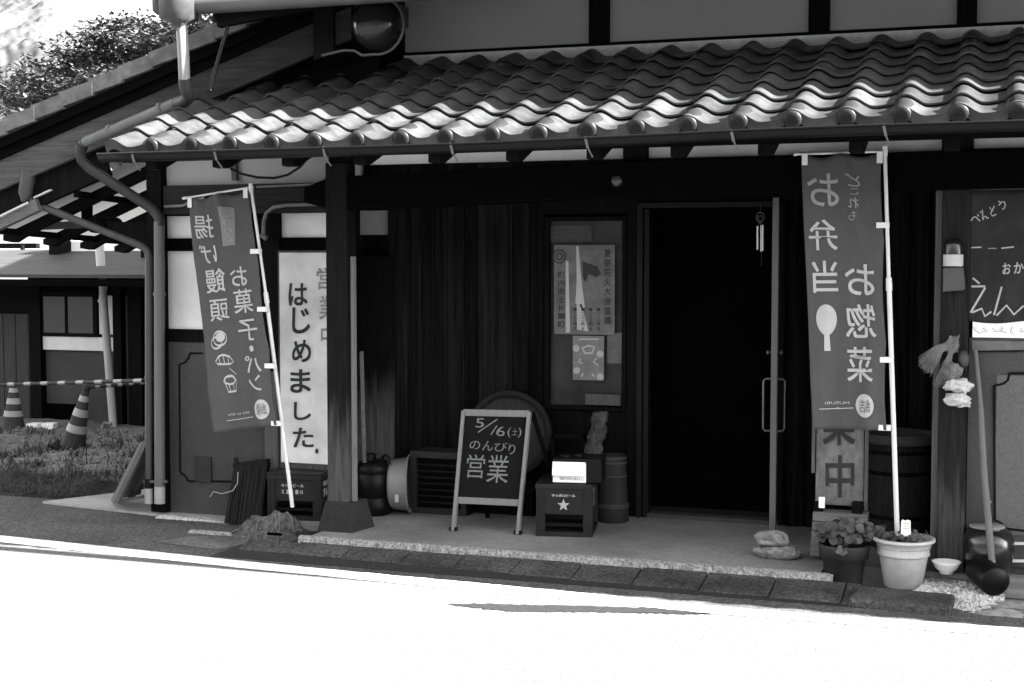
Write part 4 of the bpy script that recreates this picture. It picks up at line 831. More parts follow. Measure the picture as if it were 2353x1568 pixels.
# hand-lettered poster
pz=panel('wall_poster',m_paper,646,1062,790,581,YL-.052,.004,None)
tag(pz,'tall weathered paper poster with hand-inked lettering behind the front post','poster')
b=MB(); s4=surfpx(YL-.056)
for ch,x0,x1,y0,y1 in (('は',664,706,652,702),('じ',672,712,708,766),('め',672,714,782,832),('ま',668,713,850,902),('し',676,714,925,965)): put(b,ch,s4,x0,x1,y0,y1,.022)
put(b,'た',s4,674,720,984,1028-0,.022); disc(b,s4,728,1037,4,6)
b.build('lettering',m_ink,pz)
b=MB()
for ch,x0,x1,y0,y1 in (('営',728,772,616,665),('業',734,774,680,735),('中',738,772,745,800)): put(b,ch,s4,x0,x1,y0,y1,.01)
b.build('faded_lettering',M('washed out ink',.2,.8,.4,12,bump=0),pz)
# beer crates
def crate(name,o,ux,wd,dp,ht,label,star,txt):
    ux=V(ux).normalized(); uy=V((-ux.y,ux.x,0)); root=thing(name,o,label,'crate','plastic bottle crates')
    def fr(b,x,y,z,sx,sy,sz): b.frame(V(o)+ux*x+uy*y+V((0,0,z)),ux,uy,(0,0,1),sx,sy,sz)
    b=MB(); c=.055
    for x,y in ((0,0),(wd-c,0),(0,dp-c),(wd-c,dp-c)): fr(b,x,y,.022,c,c,ht-.05)
    fr(b,-.004,-.004,0,wd+.008,dp+.008,.028); fr(b,-.005,-.005,ht-.03,wd+.01,dp+.01,.03)
    for (x,y,sx,sy) in ((c,.006,wd-2*c,.012),(c,dp-.018,wd-2*c,.012),(.006,c,.012,dp-2*c),(wd-.018,c,.012,dp-2*c)): fr(b,x,y,ht*.42,sx,sy,ht*.58-.03)
    for k in range(3): fr(b,c*.25+k*.0,-.003,.03,.006,.004,ht-.07)
    for x in (.012,.04,wd-.045,wd-.018): fr(b,x,-.004,.028,.006,.006,ht-.06)
    for y in (.012,.04,dp-.045,dp-.018): fr(b,wd-.002,y,.028,.006,.006,ht-.06)
    b.build('body',m_crate,root,bevel=.004)
    b=MB(); fr(b,.02,.02,.06,wd-.04,dp-.04,.02); fr(b,.03,.15,.06,wd-.06,.02,ht*.5); b.build('inner_grid',m_blk,root)
    f1=lambda u,v:V(o)+ux*(wd*u)+uy*.0055-uy*.0015+V((0,0,ht*(1-v)))
    f2=lambda u,v:V(o)+ux*(wd-.006+.0075)+uy*(dp*u)+V((0,0,ht*(1-v)))
    f2=lambda u,v:V(o)+ux*(wd-.0045)+uy*(dp*u)+V((0,0,ht*(1-v)))
    b=MB()
    if star:
        arc=lambda u,v:f1(u,v-.02*math.sin((u-.25)/.5*math.pi)*0)
        put(b,txt,arc,.28,.70,.19,.245,.01)
        pts=[]
        for k in range(10): a=R(-90+36*k); r=(.115 if k%2==0 else .047); pts.append((.49+r*math.cos(a),.40+r*math.sin(a)*wd/ht))
        vs=[f1(.49,.40)]+[f1(*q) for q in pts]; b.add(vs,[(0,1+k,1+(k+1)%10) for k in range(10)])
    else:
        put(b,txt,f1,.26,.68,.20,.27,.01); 
        for k,ch in enumerate('KIRIN'): put(b,ch,f1,.27+.085*k,.32+.085*k,.33,.42,.02)
    for (u0,u1,v0,v1,tx) in ((.18,.62,.17,.26,'BEER'),(.16,.66,.32,.50,'びん生')): put(b,tx,f2,u0,u1,v0,v1,.01)
    b.build('lettering',m_prt,root)
    return root
crate('bottle_crate',(-2.735,8.24,0),(.975,.20,0),.345,.43,.325,'plastic bottle crate with white star under the notice box',True,'サッポロビール')
crate('bottle_crate',(-4.60,8.24,-.012),(.985,.16,0),.365,.36,.300,'plastic bottle crate with slatted board on top behind the pastry banner pole',False,'キリンビール')
lid=MB(); ux=V((.985,.16,0)).normalized(); uy=V((-ux.y,ux.x,0))
for k in range(9): lid.frame(V((-4.605,8.235,.289))+uy*(.04*k),ux,uy,(0,0,1),.375,.034,.012)
lo_=lid.build("slatted_board",m_crate,bevel=.003); tag(lo_,"dark slatted board lying on the crate behind the pastry banner pole","board")
# notice box on crate
nb=thing('notice_box',(-2.56,8.45,.327),'black box with a folded white notice on the star crate','box')
ux=V((.985,.17,0)).normalized(); uy=V((-ux.y,ux.x,0)); o=V((-2.645,8.30,.328))
b=MB(); b.frame(o,ux,uy,(0,0,1),.30,.25,.15); b.build('box',m_blk,nb,bevel=.006)
b=MB(); b.frame(o+ux*.0-uy*.006+V((0,0,.004)),ux,uy,(0,0,1),.205,.004,.118); b.build('notice',m_white,nb)
b=MB(); up2=(V((0,0,1))-uy*-.22).normalized(); b.frame(o+ux*.0-uy*.045+V((0,0,.052)),ux,uy,(V((0,0,1))+uy*.35).normalized(),.203,.003,.085); b.build('notice_flap',m_white,nb)
b=MB(); f=lambda u,v:o-uy*.0075+ux*.205*u+V((0,0,.004+.118*(1-v))); put(b,'御自由に',f,.2,.95,.72,.88,.0); b.build('lettering',m_inkf,nb)
b=MB(); b.blob(o+ux*.07+uy*.08+V((0,0,.155)),(.035,.03,.02),.3,1); b.blob(o+ux*.15+uy*.09+V((0,0,.158)),(.03,.03,.02),.3,4); b.build('contents',m_blk,nb)
# chalk easel
ez=thing('chalkboard_easel',(-3.06,8.3,0),'wooden A-frame chalkboard with opening date and hours','signboard')
A=P(1042,1220,Z=0); B_=P(1190,1228,Z=0); T0=P(1066,944,Y=8.36); T1=P(1217,947,Y=8.38)
ex=(B_-A).normalized(); 
def leg(mb,p,q,wd=.04,dp=.022): mb.bar(p,q,wd,dp,ex.cross((q-p)).normalized())
b=MB(); leg(b,A,T0,.022,.042); leg(b,B_,T1,.022,.042); mid=lambda p,q,t:p+(q-p)*t
b.bar(mid(A,T0,.985),mid(B_,T1,.985),.02,.042); b.bar(mid(A,T0,.255),mid(B_,T1,.255),.02,.042); b.build('frame',m_frame,ez,bevel=.003)
K0=mid(A,T0,.27);K1=mid(B_,T1,.27);K2=mid(A,T0,.97);K3=mid(B_,T1,.97)
nn=((K1-K0).cross(K2-K0)).normalized(); nn=nn if nn.y<0 else -nn
def cs(u,v): return (K2*(1-u)+K3*u)*(1-v)+(K0*(1-u)+K1*u)*v+nn*.006
b=MB(); b.add([cs(0,0)-nn*.004,cs(1,0)-nn*.004,cs(1,1)-nn*.004,cs(0,1)-nn*.004,cs(0,0)-nn*.012,cs(1,0)-nn*.012,cs(1,1)-nn*.012,cs(0,1)-nn*.012],[(0,1,2,3),(7,6,5,4)]); b.build('slate',m_slate,ez)
b=MB()
put(b,'5',cs,.20,.33,.045,.155,.0); stroke(b,[(.245,.215),(.53,.05)],.015,cs); stroke(b,[(.45,.238),(.53,.128)],.018,cs); put(b,'6',cs,.53,.66,.135,.25,.0); put(b,'(',cs,.70,.75,.145,.265,.0); put(b,'土',cs,.765,.855,.16,.235,.0); put(b,')',cs,.86,.91,.145,.265,.0)
for ch,u0,u1,v0,v1 in (('の',.14,.30,.315,.415),('ん',.34,.50,.31,.425),('び',.52,.72,.325,.43),('り',.74,.84,.34,.46)): put(b,ch,cs,u0,u1,v0,v1,.0)
put(b,'営',cs,.12,.40,.475,.755,.004); put(b,'業',cs,.44,.77,.475,.80,.004); b.build('lettering',m_chalk,ez)
b=MB(); bk0=V((A.x+.05,8.72,0)); bk1=V((B_.x+.16,8.74,0)); leg(b,bk0,T0+V((.01,.03,-.01)),.02,.035); leg(b,bk1,T1+V((.01,.03,-.01)),.02,.035); b.bar(mid(bk0,T0,.3),mid(bk1,T1,.3),.02,.03); b.build('rear_frame',m_dark,ez)
for p in (A,B_): b=MB(); b.obox(p+V((0,0,.012)),(.046,.034,.024)); b.build('foot',m_blk,ez)
# big round tub end behind the easel
c=P(1166,995,Y=8.92); tb=thing('round_tub',(c.x,8.95,.0),'large round wooden tub stood on edge behind the chalkboard','tub')
ax=V((.12,-1,.06)).normalized(); R0=.292; c=V((c.x,8.98,R0+.24)); 
b=MB(); b.lathe(c,[(R0-.045,.0),(R0-.04,.06),(R0-.005,.065),(R0,.05),(R0,-.04),(R0-.06,-.05)],48,ax,cap=False); b.build('rim',m_barrel,tb)
b=MB(); b.lathe(c,[(R0-.035,-.01),(R0-.035,.02)],48,ax); b.build('end_boards',m_lid,tb)
b=MB(); b.box(c.x-.2,c.x+.2,8.86,9.08,.0,.24); b.build('rest_block',m_dark,tb)
# louvred box
lb=thing('slatted_box',(-3.58,8.85,0),'dark slatted wooden box between the grey tub and the chalkboard','box')
x0=P(945,1100,Y=8.75).x; x1=P(1075,1100,Y=8.75).x; zt=P(945,1035,Y=8.75).z; b=MB()
b.box(x0,x0+.05,8.72,8.76,0,zt); b.box(x1-.04,x1,8.72,8.76,0,zt); b.box(x0+.05,x1-.04,8.72,8.76,zt-.045,zt); b.box(x0+.05,x1-.04,8.72,8.76,0,.04); b.box(x0,x1,8.762,9.02,0,zt-.01); b.build('frame',M('box frame',0.016,.7,.4,4,WX,.2),lb,bevel=.004)
b=MB(); k=.055
while k<zt-.06: b.obox(((x0+x1)/2+.005,8.745,k),(x1-x0-.10,.012,.03),rx=.5); k+=.042
b.build('slats',m_dark,lb)
# grey tub on its side
tb2=thing('washtub',(-3.86,8.62,0),'grey plastic washtub lying on its side by the black jug','tub')
a0=P(890,1120,Y=8.62); rad=.175; ax=V((.955,.26,.03)).normalized(); o=V((a0.x+.002,8.66,rad+.020))
b=MB(); b.lathe(o,[(.001,0),(.14,0),(.158,.008),(.168,.03),(.180,.125),(.195,.13),(.198,.138),(.18,.14),(.172,.133),(.160,.035),(.15,.02),(.001,.018)],40,ax,cap=False); b.build('shell',m_grey,tb2)
b=MB(); f=lambda u,v:o+ax*(.05+.03*u)+V((0,-.1665,0))+V((.005,0,-.02-.05*v)); p=P(908,1147,Y=8.46); b.obox((p.x,8.485,p.z),(.025,.002,.05),rz=.4); b.build('sticker',m_prt,tb2)
# black jug
jg=thing('water_jug',(-4.0,8.5,0),'black plastic water jug with screw cap beside the front post','jug')
b=MB(); jc=(-3.995,8.60,0); b.lathe(jc,[(.10,0),(.118,.01),(.12,.05),(.12,.115),(.115,.12),(.12,.125),(.12,.27),(.114,.277),(.12,.285),(.116,.32),(.10,.352),(.07,.365),(.045,.368)],32); b.build('body',m_blk,jg)
b=MB(); b.lathe((-4.02,8.58,.365),[(.045,0),(.046,.04),(.04,.043),(.001,.043)],20); b.build('cap',m_blk,jg,bevel=.002)
b=MB(); b.tube([(-3.93,8.58,.35),(-3.92,8.57,.39),(-3.895,8.565,.405),(-3.875,8.565,.39),(-3.87,8.565,.345)],.012,10); b.build('handle',m_blk,jg)
# bamboo rod
p=P(831,808,Y=8.35); q=P(846,1060,Y=8.42); b=MB(); q2=V((-3.99,8.44,.37)); 
b.tube([p,p.lerp(q2,.5),q2],[.013,.0135,.014],9)
for t in (.2,.45,.7): c=p.lerp(q2,t); b.tube([c-V((0,0,.006)),c+V((0,0,.006))],.0155,9)
tag(b.build('bamboo_rod',M('bamboo',0.07,.6,.25,9,(1,1,3),.05)),'thin bamboo rod leaning up behind the black jug','rod')
# black bristle broom
br=thing('bristle_broom',(-5.0,8.36,-.07),'black bristle broom head leaning on the grey wainscot','broom')
b=MB(); rr=random.Random(9)
for k in range(1100):
    u=rr.random(); v=rr.random(); x=P(540+75*u,1070,Y=8.38).x; t=V((x+.0,8.42-.05*v,P(560,1072-8*u,Y=8.38).z+.012*rr.random())); e=V((x-.012+.012*u+rr.gauss(0,.008),8.34-.08*v,-.07+.02*rr.random())); b.bar(t,e,.004,.003)
b.build('bristles',m_blk,br)
b=MB(); b.tube([P(542,1052,Y=8.38),P(545,1068,Y=8.38),P(548,1100,Y=8.38)],.016,8); b.bar(P(540,1072,Y=8.39),P(617,1062,Y=8.39),.05,.045); b.build('head',m_blk,br)
b=MB(); b.tube([P(547,1085,Y=8.33),P(546,1110,Y=8.33),P(535,1128,Y=8.30),P(510,1135,Y=8.28),P(490,1130,Y=8.28),P(483,1142,Y=8.28)],.003,5); b.build('cord',M('pale cord',.3,.9,.2,9,bump=0),br)
# driftwood plank
dw=[]
L0=[(1366,944),(1361,960),(1357,985),(1352,1004),(1347,1022),(1341,1044),(1338,1062)]; R0_=[(1401,950),(1397,968),(1391,986),(1389,1000),(1384,1018),(1379,1036),(1374,1060)]
b=MB()
def drift(u,v):
    k=min(5,int(v*6)); f=v*6-k; l=V(L0[k]).lerp(V(L0[k+1]),f); r=V(R0_[k]).lerp(V(R0_[k+1]),f)
    a=u*2*math.pi; c=(l+r)/2; w_=(r-l).length/2; nz=1+.35*mnoise.noise(V((math.cos(a)*1.5,math.sin(a)*1.5,v*5)))+.25*mnoise.noise(V((math.cos(a)*3,math.sin(a)*3,v*14)))
    p=P(c.x+w_*math.cos(a)*nz,c.y,Y=8.84-.12*v); return p+V((0,.035*math.sin(a)*nz,0))
b.sheet(drift,22,40); tag(b.build('driftwood',M('driftwood',0.04,.85,.9,9,(3,3,.8),.9,bscale=16)),'gnarled driftwood plank leaning under the display window','driftwood')
# tall narrow bucket behind crate
bu=thing('stave_bucket',(-2.37,8.86,0),'tall narrow wooden bucket with hoops behind the star crate','bucket')
c=(-2.42,8.88,0); zt=P(1390,1045,Y=8.85).z; b=MB(); b.lathe(c,[(.095,0),(.105,.01),(.098,.12),(.090,.25),(.083,zt-.01),(.075,zt),(.07,zt-.03)],28); b.build('staves',M('bucket wood',0.02,.8,.35,4,(14,14,1),.25),bu)
mh=M('bucket hoops',.05,.7,.3,9,bump=.1)
for z,r in ((.10,.102),(.115,.101),(.30,.0895),(zt-.05,.087),(zt-.02,.086)): b=MB(); b.lathe((c[0],c[1],z),[(r,-.006),(r+.006,0),(r,.006)],28,cap=False); b.build('hoop',mh,bu)
# little rack behind the notice box
b=MB(); a=P(1268,1008,Y=8.85); 
for x0,x1,y0,y1 in ((1266,1272,1000,1180),(1340,1346,1000,1180),(1266,1346,1000,1006),(1266,1346,1060,1066)):
    p=P(x0,y1,Y=8.80);q=P(x1,y0,Y=8.80); b.box(p.x,q.x,8.80,8.83,max(0,p.z) if y1<1100 else 0,q.z)
tag(b.build('plant_rack',m_dark),'small dark wooden rack between the round tub and the driftwood','rack')
# wind chime in the doorway
wc=thing('wind_chime',P(1748,490,Y=8.75),'small wind chime with pale tubes hanging at the doorway top','chime')
b=MB(); b.tube([P(1741,520,Y=8.75),P(1741,574,Y=8.75)],.0065,8); b.tube([P(1749,518,Y=8.76),P(1749,578,Y=8.76)],.0065,8); b.tube([P(1753,517,Y=8.73),P(1753,577,Y=8.73)],.0065,8); b.build('tubes',M('chime tube',.6,.3,.2,9,bump=0,metal=.6),wc)
b=MB(); b.tube([P(1747+9*math.cos(R(a)),500+12*math.sin(R(a)),Y=8.75) for a in range(0,361,24)],.003,6); b.tube([P(1747+5*math.cos(R(a)),502+6*math.sin(R(a)),Y=8.75) for a in range(0,361,24)],.003,6); b.tube([P(1747,470,Y=8.75),P(1747,492,Y=8.75)],.0015,4)
for x in (1741,1749,1753): b.tube([P(1747,510,Y=8.75),P(x,522,Y=8.75)],.0012,4)
b.tube([P(1749,560,Y=8.76),P(1749,612,Y=8.76)],.001,4); b.build('hanger',m_brk,wc)
# two flat stones
b=MB(); b.blob((-1.235,8.10,.035),(.140,.10,.045),.16,2,1.2,4); tag(b.build('doorstop_stone',m_stone),'wide flat stone lying under a smaller one by the door','stone','doorstop stones')
b=MB(); b.blob((-1.262,8.09,.108),(.092,.075,.048),.28,6,1.4,4); tag(b.build('doorstop_stone',m_stone),'smaller lumpy stone resting on the flat doorstop stone','stone','doorstop stones')
# carved wooden opening sign on a slatted stand
sg=thing('carved_sign',(-.9,8.16,0),'speckled wooden sign board with carved characters below the rice paddle banner','signboard')
YS=8.16
z0=P(1930,1162,Y=YS).z; xa=P(1874,1100,Y=YS).x; xb=P(1985,1100,Y=YS).x
b=MB(); b.box(xa,xb,YS,YS+.03,z0,1.02); b.build('board',m_bench,sg,bevel=.004)
b=MB(); b.box(xb+.004,xb+.022,YS-.012,YS+.03,z0-.02,1.04); b.box(xa-.022,xa-.004,YS-.012,YS+.03,z0+.18,1.04); b.build('side_strips',m_woodm,sg)
b=MB(); s5=surfpx(YS-.003)
put(b,'業',s5,1892,1964,905,1022,.015)
put(b,'中',s5,1898,1962,1048,1142,.02); b.build('lettering',M('sunken paint',0.02,.8,.4,15,bump=.1),sg)
stand=thing('slatted_stand',(-.9,8.12,0),'low stand of stacked slats under the carved sign','stand')
for (x0,x1,y0,y1) in ((1872,1892,1155,1182),(1958,1982,1155,1182)): p=P(x0,y1,Y=8.12);q=P(x1,y0,Y=8.12); b=MB(); b.box(p.x,q.x,8.09,8.17,p.z,q.z); b.build('bearer',m_dark,stand)
b=MB()
ly=[(1183,1196),(1205,1217),(1226,1238),(1246,1257),(1265,1276)]
for i,(y0,y1) in enumerate(ly):
    p=P(1868-1.5*i,y1,Y=8.08-.0*i);q=P(1992-2*i,y0,Y=8.08); b.box(p.x,p.x+.055 if i>2 else q.x,8.06,8.20,max(0,p.z),q.z)
    if i>2: b.box(q.x-.05,q.x,8.06,8.20,max(0,p.z),q.z)
b.box(xa+.02,xb-.02,8.12,8.19,.01,z0-.05); b.build('slats',M('slat wood',0.11,.8,.4,4,WX,.3,stain=.3,stainscale=6),stand,bevel=.004)
p=P(1885,1160,Y=8.05); b=MB(); b.box(p.x-.01,p.x+.022,8.06,8.08,p.z-.02,p.z+.04); b.build('label_tag',m_white,stand)
# dark barrel in the corner
bl=thing('wooden_barrel',(-.60,8.66,0),'dark wooden barrel with tray lid in the recess behind the pale flower pot','barrel')
bc=(-.615,8.70,0); rb=.195; zt=.70
b=MB(); b.lathe(bc,[(rb*.86,0),(rb*.9,.02),(rb*1.0,.22),(rb*1.02,.34),(rb*.98,.5),(rb*.93,.61),(rb*.9,.615)],36); b.build('staves',m_barrel,bl)
for z,r in ((.06,rb*.93),(.09,rb*.945),(.19,rb*.995),(.45,rb*1.0),(.57,rb*.955)): b=MB(); b.lathe((bc[0],bc[1],z),[(r,-.012),(r+.006,-.008),(r+.006,.008),(r,.012)],36,cap=False); b.build('hoop',m_dark,bl)
b=MB(); b.lathe((bc[0]+.01,bc[1]-.02,.612),[(.17,0),(.215,.01),(.225,.035),(.228,.06),(.235,.064),(.232,.068),(.215,.062),(.20,.02),(.001,.015)],36,cap=False); b.build('tray',M('tray wood',0.045,.6,.3,9,bump=.1),bl)
# flower pots
def plant_leaves(b,c,n,sp,hgt,size,seed,stem=None):
    rr=random.Random(seed)
    for k in range(n):
        a=rr.random()*6.28; r=sp*math.sqrt(rr.random()); z=hgt*rr.uniform(.25,1)*(1-.3*r/sp); p=V(c)+V((r*math.cos(a),r*math.sin(a),z))
        s=size*rr.uniform(.6,1.2); nr=V((math.cos(a)*.6+rr.gauss(0,.3),math.sin(a)*.6-.45+rr.gauss(0,.3),.7)).normalized(); t=nr.orthogonal().normalized(); t=Matrix.Rotation(rr.random()*6.28,3,nr)@t; u=nr.cross(t)
        ring=[p+t*s*math.cos(R(q))*(1 if abs(q)>20 else .85)+u*s*.85*math.sin(R(q))+nr*s*(.18*math.cos(R(2*q))) for q in range(0,360,30)]
        b.add([p+nr*s*-.12]+ring,[(0,1+i,1+(i+1)%12) for i in range(12)],True)
        if stem: stem.tube([V(c)+V((r*.2*math.cos(a),r*.2*math.sin(a),0)),V(c)+V((r*.6*math.cos(a),r*.6*math.sin(a),z*.6)),p-nr*s*.1],.0022,5)
lp=thing('flower_pot',(-.52,7.88,-.06),'pale banded flower pot holding the rice paddle banner pole','flower pot','flower pots by the kerb')
pc=(-.523,7.885,-.06); b=MB(); b.lathe(pc,[(.098,0),(.101,.004),(.128,.165),(.130,.170),(.137,.172),(.139,.182),(.135,.188),(.147,.245),(.163,.247),(.167,.254),(.165,.264),(.152,.266),(.145,.25),(.14,.235)],44); b.build('pot',m_terra,lp)
b=MB(); b.lathe((pc[0],pc[1],.175),[(.143,-.02),(.1,.01),(.001,.018)],24,cap=False); b.build('soil',m_soil,lp)
b=MB(); stm=MB(); plant_leaves(b,(pc[0],pc[1],.19),44,.135,.055,.02,4,stm); plant_leaves(b,(pc[0]-.12,pc[1],.20),14,.06,.06,.02,5,stm); b.build('leaves',m_leaf,lp); stm.build('stems',m_leaf,lp)
b=MB(); rr=random.Random(3)
for k in range(30): b.blob((pc[0]+rr.uniform(-.12,.12),pc[1]-.02+rr.uniform(-.09,.07),.193),(.014,.012,.009),.3,k,sub=1)
b.build('pebbles',m_stone,lp)
tg=thing('plant_tag',P(2083,1228,Y=7.86),'small white plant tag standing in the pale flower pot','tag')
b=MB(); q=[P(x,y,Y=7.84) for x,y in ((2070,1228),(2071,1198),(2074,1194),(2080,1197),(2085,1195),(2092,1197),(2093,1228),(2086,1250),(2076,1250))]; b.prism(q,(0,.003,0)); b.build('sheet',m_white,tg)
b=MB(); s6=surfpx(7.837)
for y in (1203,1209,1215): stroke(b,[(2075,y),(2090,y+.5)],2,s6)
b.build('printed_lines',M('pale ink',.4,.8,.2,20,bump=0),tg)
dk=thing('flower_pot',(-.83,7.86,-.06),'dark flower pot with broad leaved plant beside the pale pot','flower pot','flower pots by the kerb')
pc=(-.835,7.86,-.06); b=MB(); b.lathe(pc,[(.094,0),(.098,.004),(.118,.14),(.131,.143),(.137,.205),(.137,.215),(.128,.215),(.122,.2),(.118,.18)],40); b.build('pot',m_dpot,dk)
b=MB(); b.lathe((pc[0],pc[1],.125),[(.122,-.01),(.08,.01),(.001,.012)],24,cap=False); b.build('soil',m_soil,dk)
b=MB(); stm=MB(); plant_leaves(b,(pc[0],pc[1],.14),95,.15,.17,.027,8,stm); b.build('leaves',m_leaf,dk); stm.build('stems',m_leaf,dk)
b=MB(); plant_leaves(b,(pc[0]+.0,pc[1]-.13,.12),7,.04,.05,.02,3); b.build('young_leaves',M('young leaf',0.09,.6,.3,25,bump=.1),dk)
# white bowl
bw_=thing('china_bowl',P(2174,1318,Y=7.92),'white china bowl on the concrete between the pale pot and glazed jar','bowl')
p=P(2174,1319,Y=7.92); b=MB(); b.lathe((p.x,7.93,p.z),[(.001,.004),(.034,.0),(.036,.012),(.058,.03),(.075,.062),(.077,.066),(.074,.066),(.056,.035),(.03,.02),(.001,.018)],36,cap=False); b.build('bowl',m_china,bw_)
b=MB(); b.lathe((p.x,7.93,p.z),[(.0645,.043),(.0655,.045),(.069,.051),(.0680,.050)],36,cap=False); b.build('stripe',m_inkf,bw_)
# glazed jar
jr=thing('glazed_jar',(-.08,8.0,-.03),'dark glazed storage jar behind the black mallet head','jar')
p=P(2270,1322,Y=7.95); jz=p.z; jx=p.x; zt=P(2262,1208,Y=7.98).z-jz
b=MB(); b.lathe((jx,7.99,jz),[(.09,0),(.105,.01),(.128,.09),(.134,.14),(.130,.19),(.113,.235),(.092,zt-.02),(.088,zt-.008)],40); b.build('body',m_glaze,jr)
b=MB(); b.lathe((jx-.01,7.985,jz+zt-.010),[(.088,0),(.093,.006),(.092,.012),(.001,.012)],36); b.build('lid',M('jar lid',0.16,.5,.2,9,bump=.05),jr)
# mallet
ml=thing('wooden_mallet',(-.05,7.82,-.05),'black headed mallet with long pale handle leaning by the glazed jar','mallet')
hc=P(2268,1322,Y=7.78); b=MB(); hax=V((.42,-.9,-.12)).normalized(); b.lathe(hc-hax*.10,[(.06,0),(.076,.006),(.078,.05),(.078,.20),(.072,.208),(.001,.208)],28,hax); b.build('head',m_blk,ml)
b=MB(); t0=P(2241,806,Y=8.06); t1=P(2279,1288,Y=7.80); t2=P(2283,1320,Y=7.79)
b.tube([t0,t0.lerp(t1,.3)+V((.004,0,0)),t0.lerp(t1,.6)+V((-.004,0,0)),t1],[.013,.015,.017,.018],10); b.tube([t0.lerp(t1,.72),t0.lerp(t1,.735)],.021,10); b.build('handle',M('pale handle',0.11,.7,.35,5,(9,9,1),.2,stain=.3,stainscale=5),ml)
b=MB(); b.bar(t1,t2,.02,.03); b.build('wedge',m_frame,ml)
# straw charm on the right post
sc=thing('straw_charm',P(2190,850,Y=7.98),'dried straw tassel with white fibre tufts hung on the post above the glazed jar','ornament')
rr=random.Random(12); b=MB(); top=P(2196,770,Y=7.99)
for k in range(260):
    u=rr.random(); s0=P(2180+24*rr.random(),768+30*rr.random()+14*(1-u),Y=7.98); 
    if u<.55: e=P(2112+55*u+rr.gauss(0,4),832+45*u+rr.gauss(0,7),Y=7.93+rr.random()*.06); mm=P(2150+30*u,795+25*u,Y=7.95)
    else: e=P(2150+60*(u-.55)+rr.gauss(0,3),880+rr.gauss(0,10)-50*(u-.6),Y=7.94+rr.random()*.05); mm=P(2178+20*(u-.5),815,Y=7.95)
    b.tube([s0,mm,e],[.003,.0032,.0014],4,cap=False)
b.build('straw',m_straw,sc)
b=MB(); b.blob(P(2190,855,Y=7.95),(.048,.035,.05),.5,3,2.5,3); b.build('knot',M('fibre knot',0.14,.95,.4,30,bump=1),sc)
b=MB(); b.blob(P(2203,886,Y=7.94),(.072,.045,.038),.55,7,2.2,3); b.blob(P(2200,920,Y=7.94),(.07,.045,.038),.45,9,2.2,3); b.blob(P(2208,903,Y=7.97),(.03,.03,.03),.3,2); b.build('tufts',m_puff,sc)
b=MB(); b.blob(P(2214,826,Y=7.98),(.030,.03,.052),.08,1); b.build('gourd',M('gourd',.035,.5,.3,9,bump=.1),sc)
# meter box with lamp on the post
mb_=thing('post_box',P(2193,640,Y=8.0),'grey box with black lamp above on the post beside the curtain','box')
b=MB(); b.prism([P(2167,616,Y=7.96),P(2213,614,Y=7.96),P(2218,664,Y=7.96),P(2212,668,Y=7.96),P(2166,671,Y=7.96)],(0,.06,0)); b.build('box',M('box grey',0.05,.6,.2,9,bump=.05),mb_,bevel=.004)
p=P(2190,612,Y=7.99); b=MB(); b.lathe((p.x,7.99,p.z),[(.052,0),(.052,.062)],24); b.build('band',m_band,mb_)
b=MB(); b.lathe((p.x,7.99,p.z+.063),[(.050,0),(.05,.05),(.044,.072),(.025,.082),(.001,.084)],24); b.build('lamp',M('black lamp',0.01,.25,.3,9,bump=0,spec=.5),mb_)
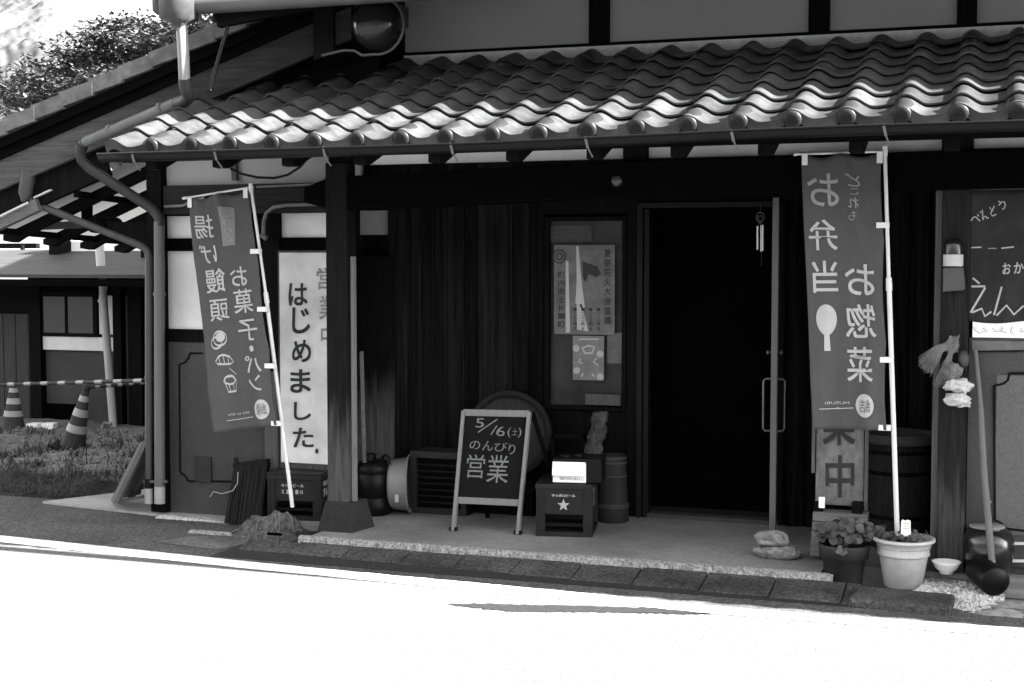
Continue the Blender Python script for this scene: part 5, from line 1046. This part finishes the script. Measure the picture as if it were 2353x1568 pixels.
# leaning fold-up board at the far left corner
fo=thing('folded_board',P(300,1150,Y=8.3),'dark folding sandwich board seen edge on beside the corner drainpipes','signboard')
a=P(268,1156,Y=8.25); t=P(338,1012,Y=8.35); c=P(322,1140,Y=8.30)
b=MB(); b.bar(a,t,.03,.03,(0,1,0)); b.bar(P(300,1145,Y=8.5),P(340,1085,Y=8.42),.03,.03,(0,1,0)); b.bar(P(270,1152,Y=8.3),P(330,1142,Y=8.36),.03,.02); b.build('frame',M('board frame',0.06,.7,.3,5,bump=.1),fo)
b=MB(); b.add([a+V((.015,.02,.03)),P(322,1136,Y=8.6),P(346,1000,Y=8.7),t+V((0,.02,0))],[(0,1,2,3)]); b.build('panel',M('board panel',0.03,.7,.3,5,bump=.1),fo,solid=.01)
b=MB(); b.add([P(256,1150,Y=8.75),a+V((-.01,.0,.0)),t,P(322,1020,Y=8.9)],[(0,1,2,3)]); b.build('rear_panel',M('board back',0.045,.8,.3,5,bump=.1),fo,solid=.01)
# traffic cones and striped bars
def cone(loc,h,rot,label):
    root=thing('traffic_cone',loc,label,'traffic cone','traffic cones on the gravel'); L=V(loc)
    rad=lambda t:.125*(1-t)+.028*t
    def band(t0,t1,e): b=MB(); b.lathe(L,[(rad(t0)+e,h*t0),(rad(t1)+e,h*t1)],28,cap=False); return b
    b=MB(); b.lathe(L,[(rad(.03),h*.03),(rad(1),h),(.001,h+.005)],28,cap=False); b.lathe(L,[(.028,h-.02),(.036,h),(.036,h+.035),(.02,h+.045)],16); b.build('body',m_cone,root)
    for t0,t1 in ((.30,.42),(.56,.68),(.80,.89)): band(t0,t1,.003).build('band',m_refl,root)
    b=MB(); b.box(L.x-.17,L.x+.17,L.y-.17,L.y+.17,L.z-.0,L.z+.03); b.build('base',m_blk,root,bevel=.01)
    root.rotation_euler=rot; return root
p=P(166,1033,Y=11.2); c1=cone((p.x,11.2,p.z),.60,(0.05,.27,.25),'striped traffic cone tilting on the gravel in front of the outbuilding')
p=P(30,989,Y=12.2); c2=cone((p.x,12.2,p.z),.50,(0,.04,.1),'farther traffic cone standing by the outbuilding board wall')
def sbar(p,q,n,label,r=.018):
    root=thing('striped_bar',p,label,'barrier bar','striped barrier bars'); d=(q-p)
    b=MB(); b.tube([p,q],r,10); b.build('bar',m_cone,root)
    for k in range(n): s0=p+d*((k+.55)/n); s1=p+d*((k+.95)/n); b=MB(); b.tube([s0,s1],r*1.06,10); b.build('stripe',m_refl,root)
sbar(P(0,884,Y=12.0),P(330,875,Y=10.9),8,'long striped bar running between the two cones and the corner')
sbar(P(204,891,Y=11.2),P(332,880,Y=11.6),5,'short striped bar from the tilting cone to the corner',.014)
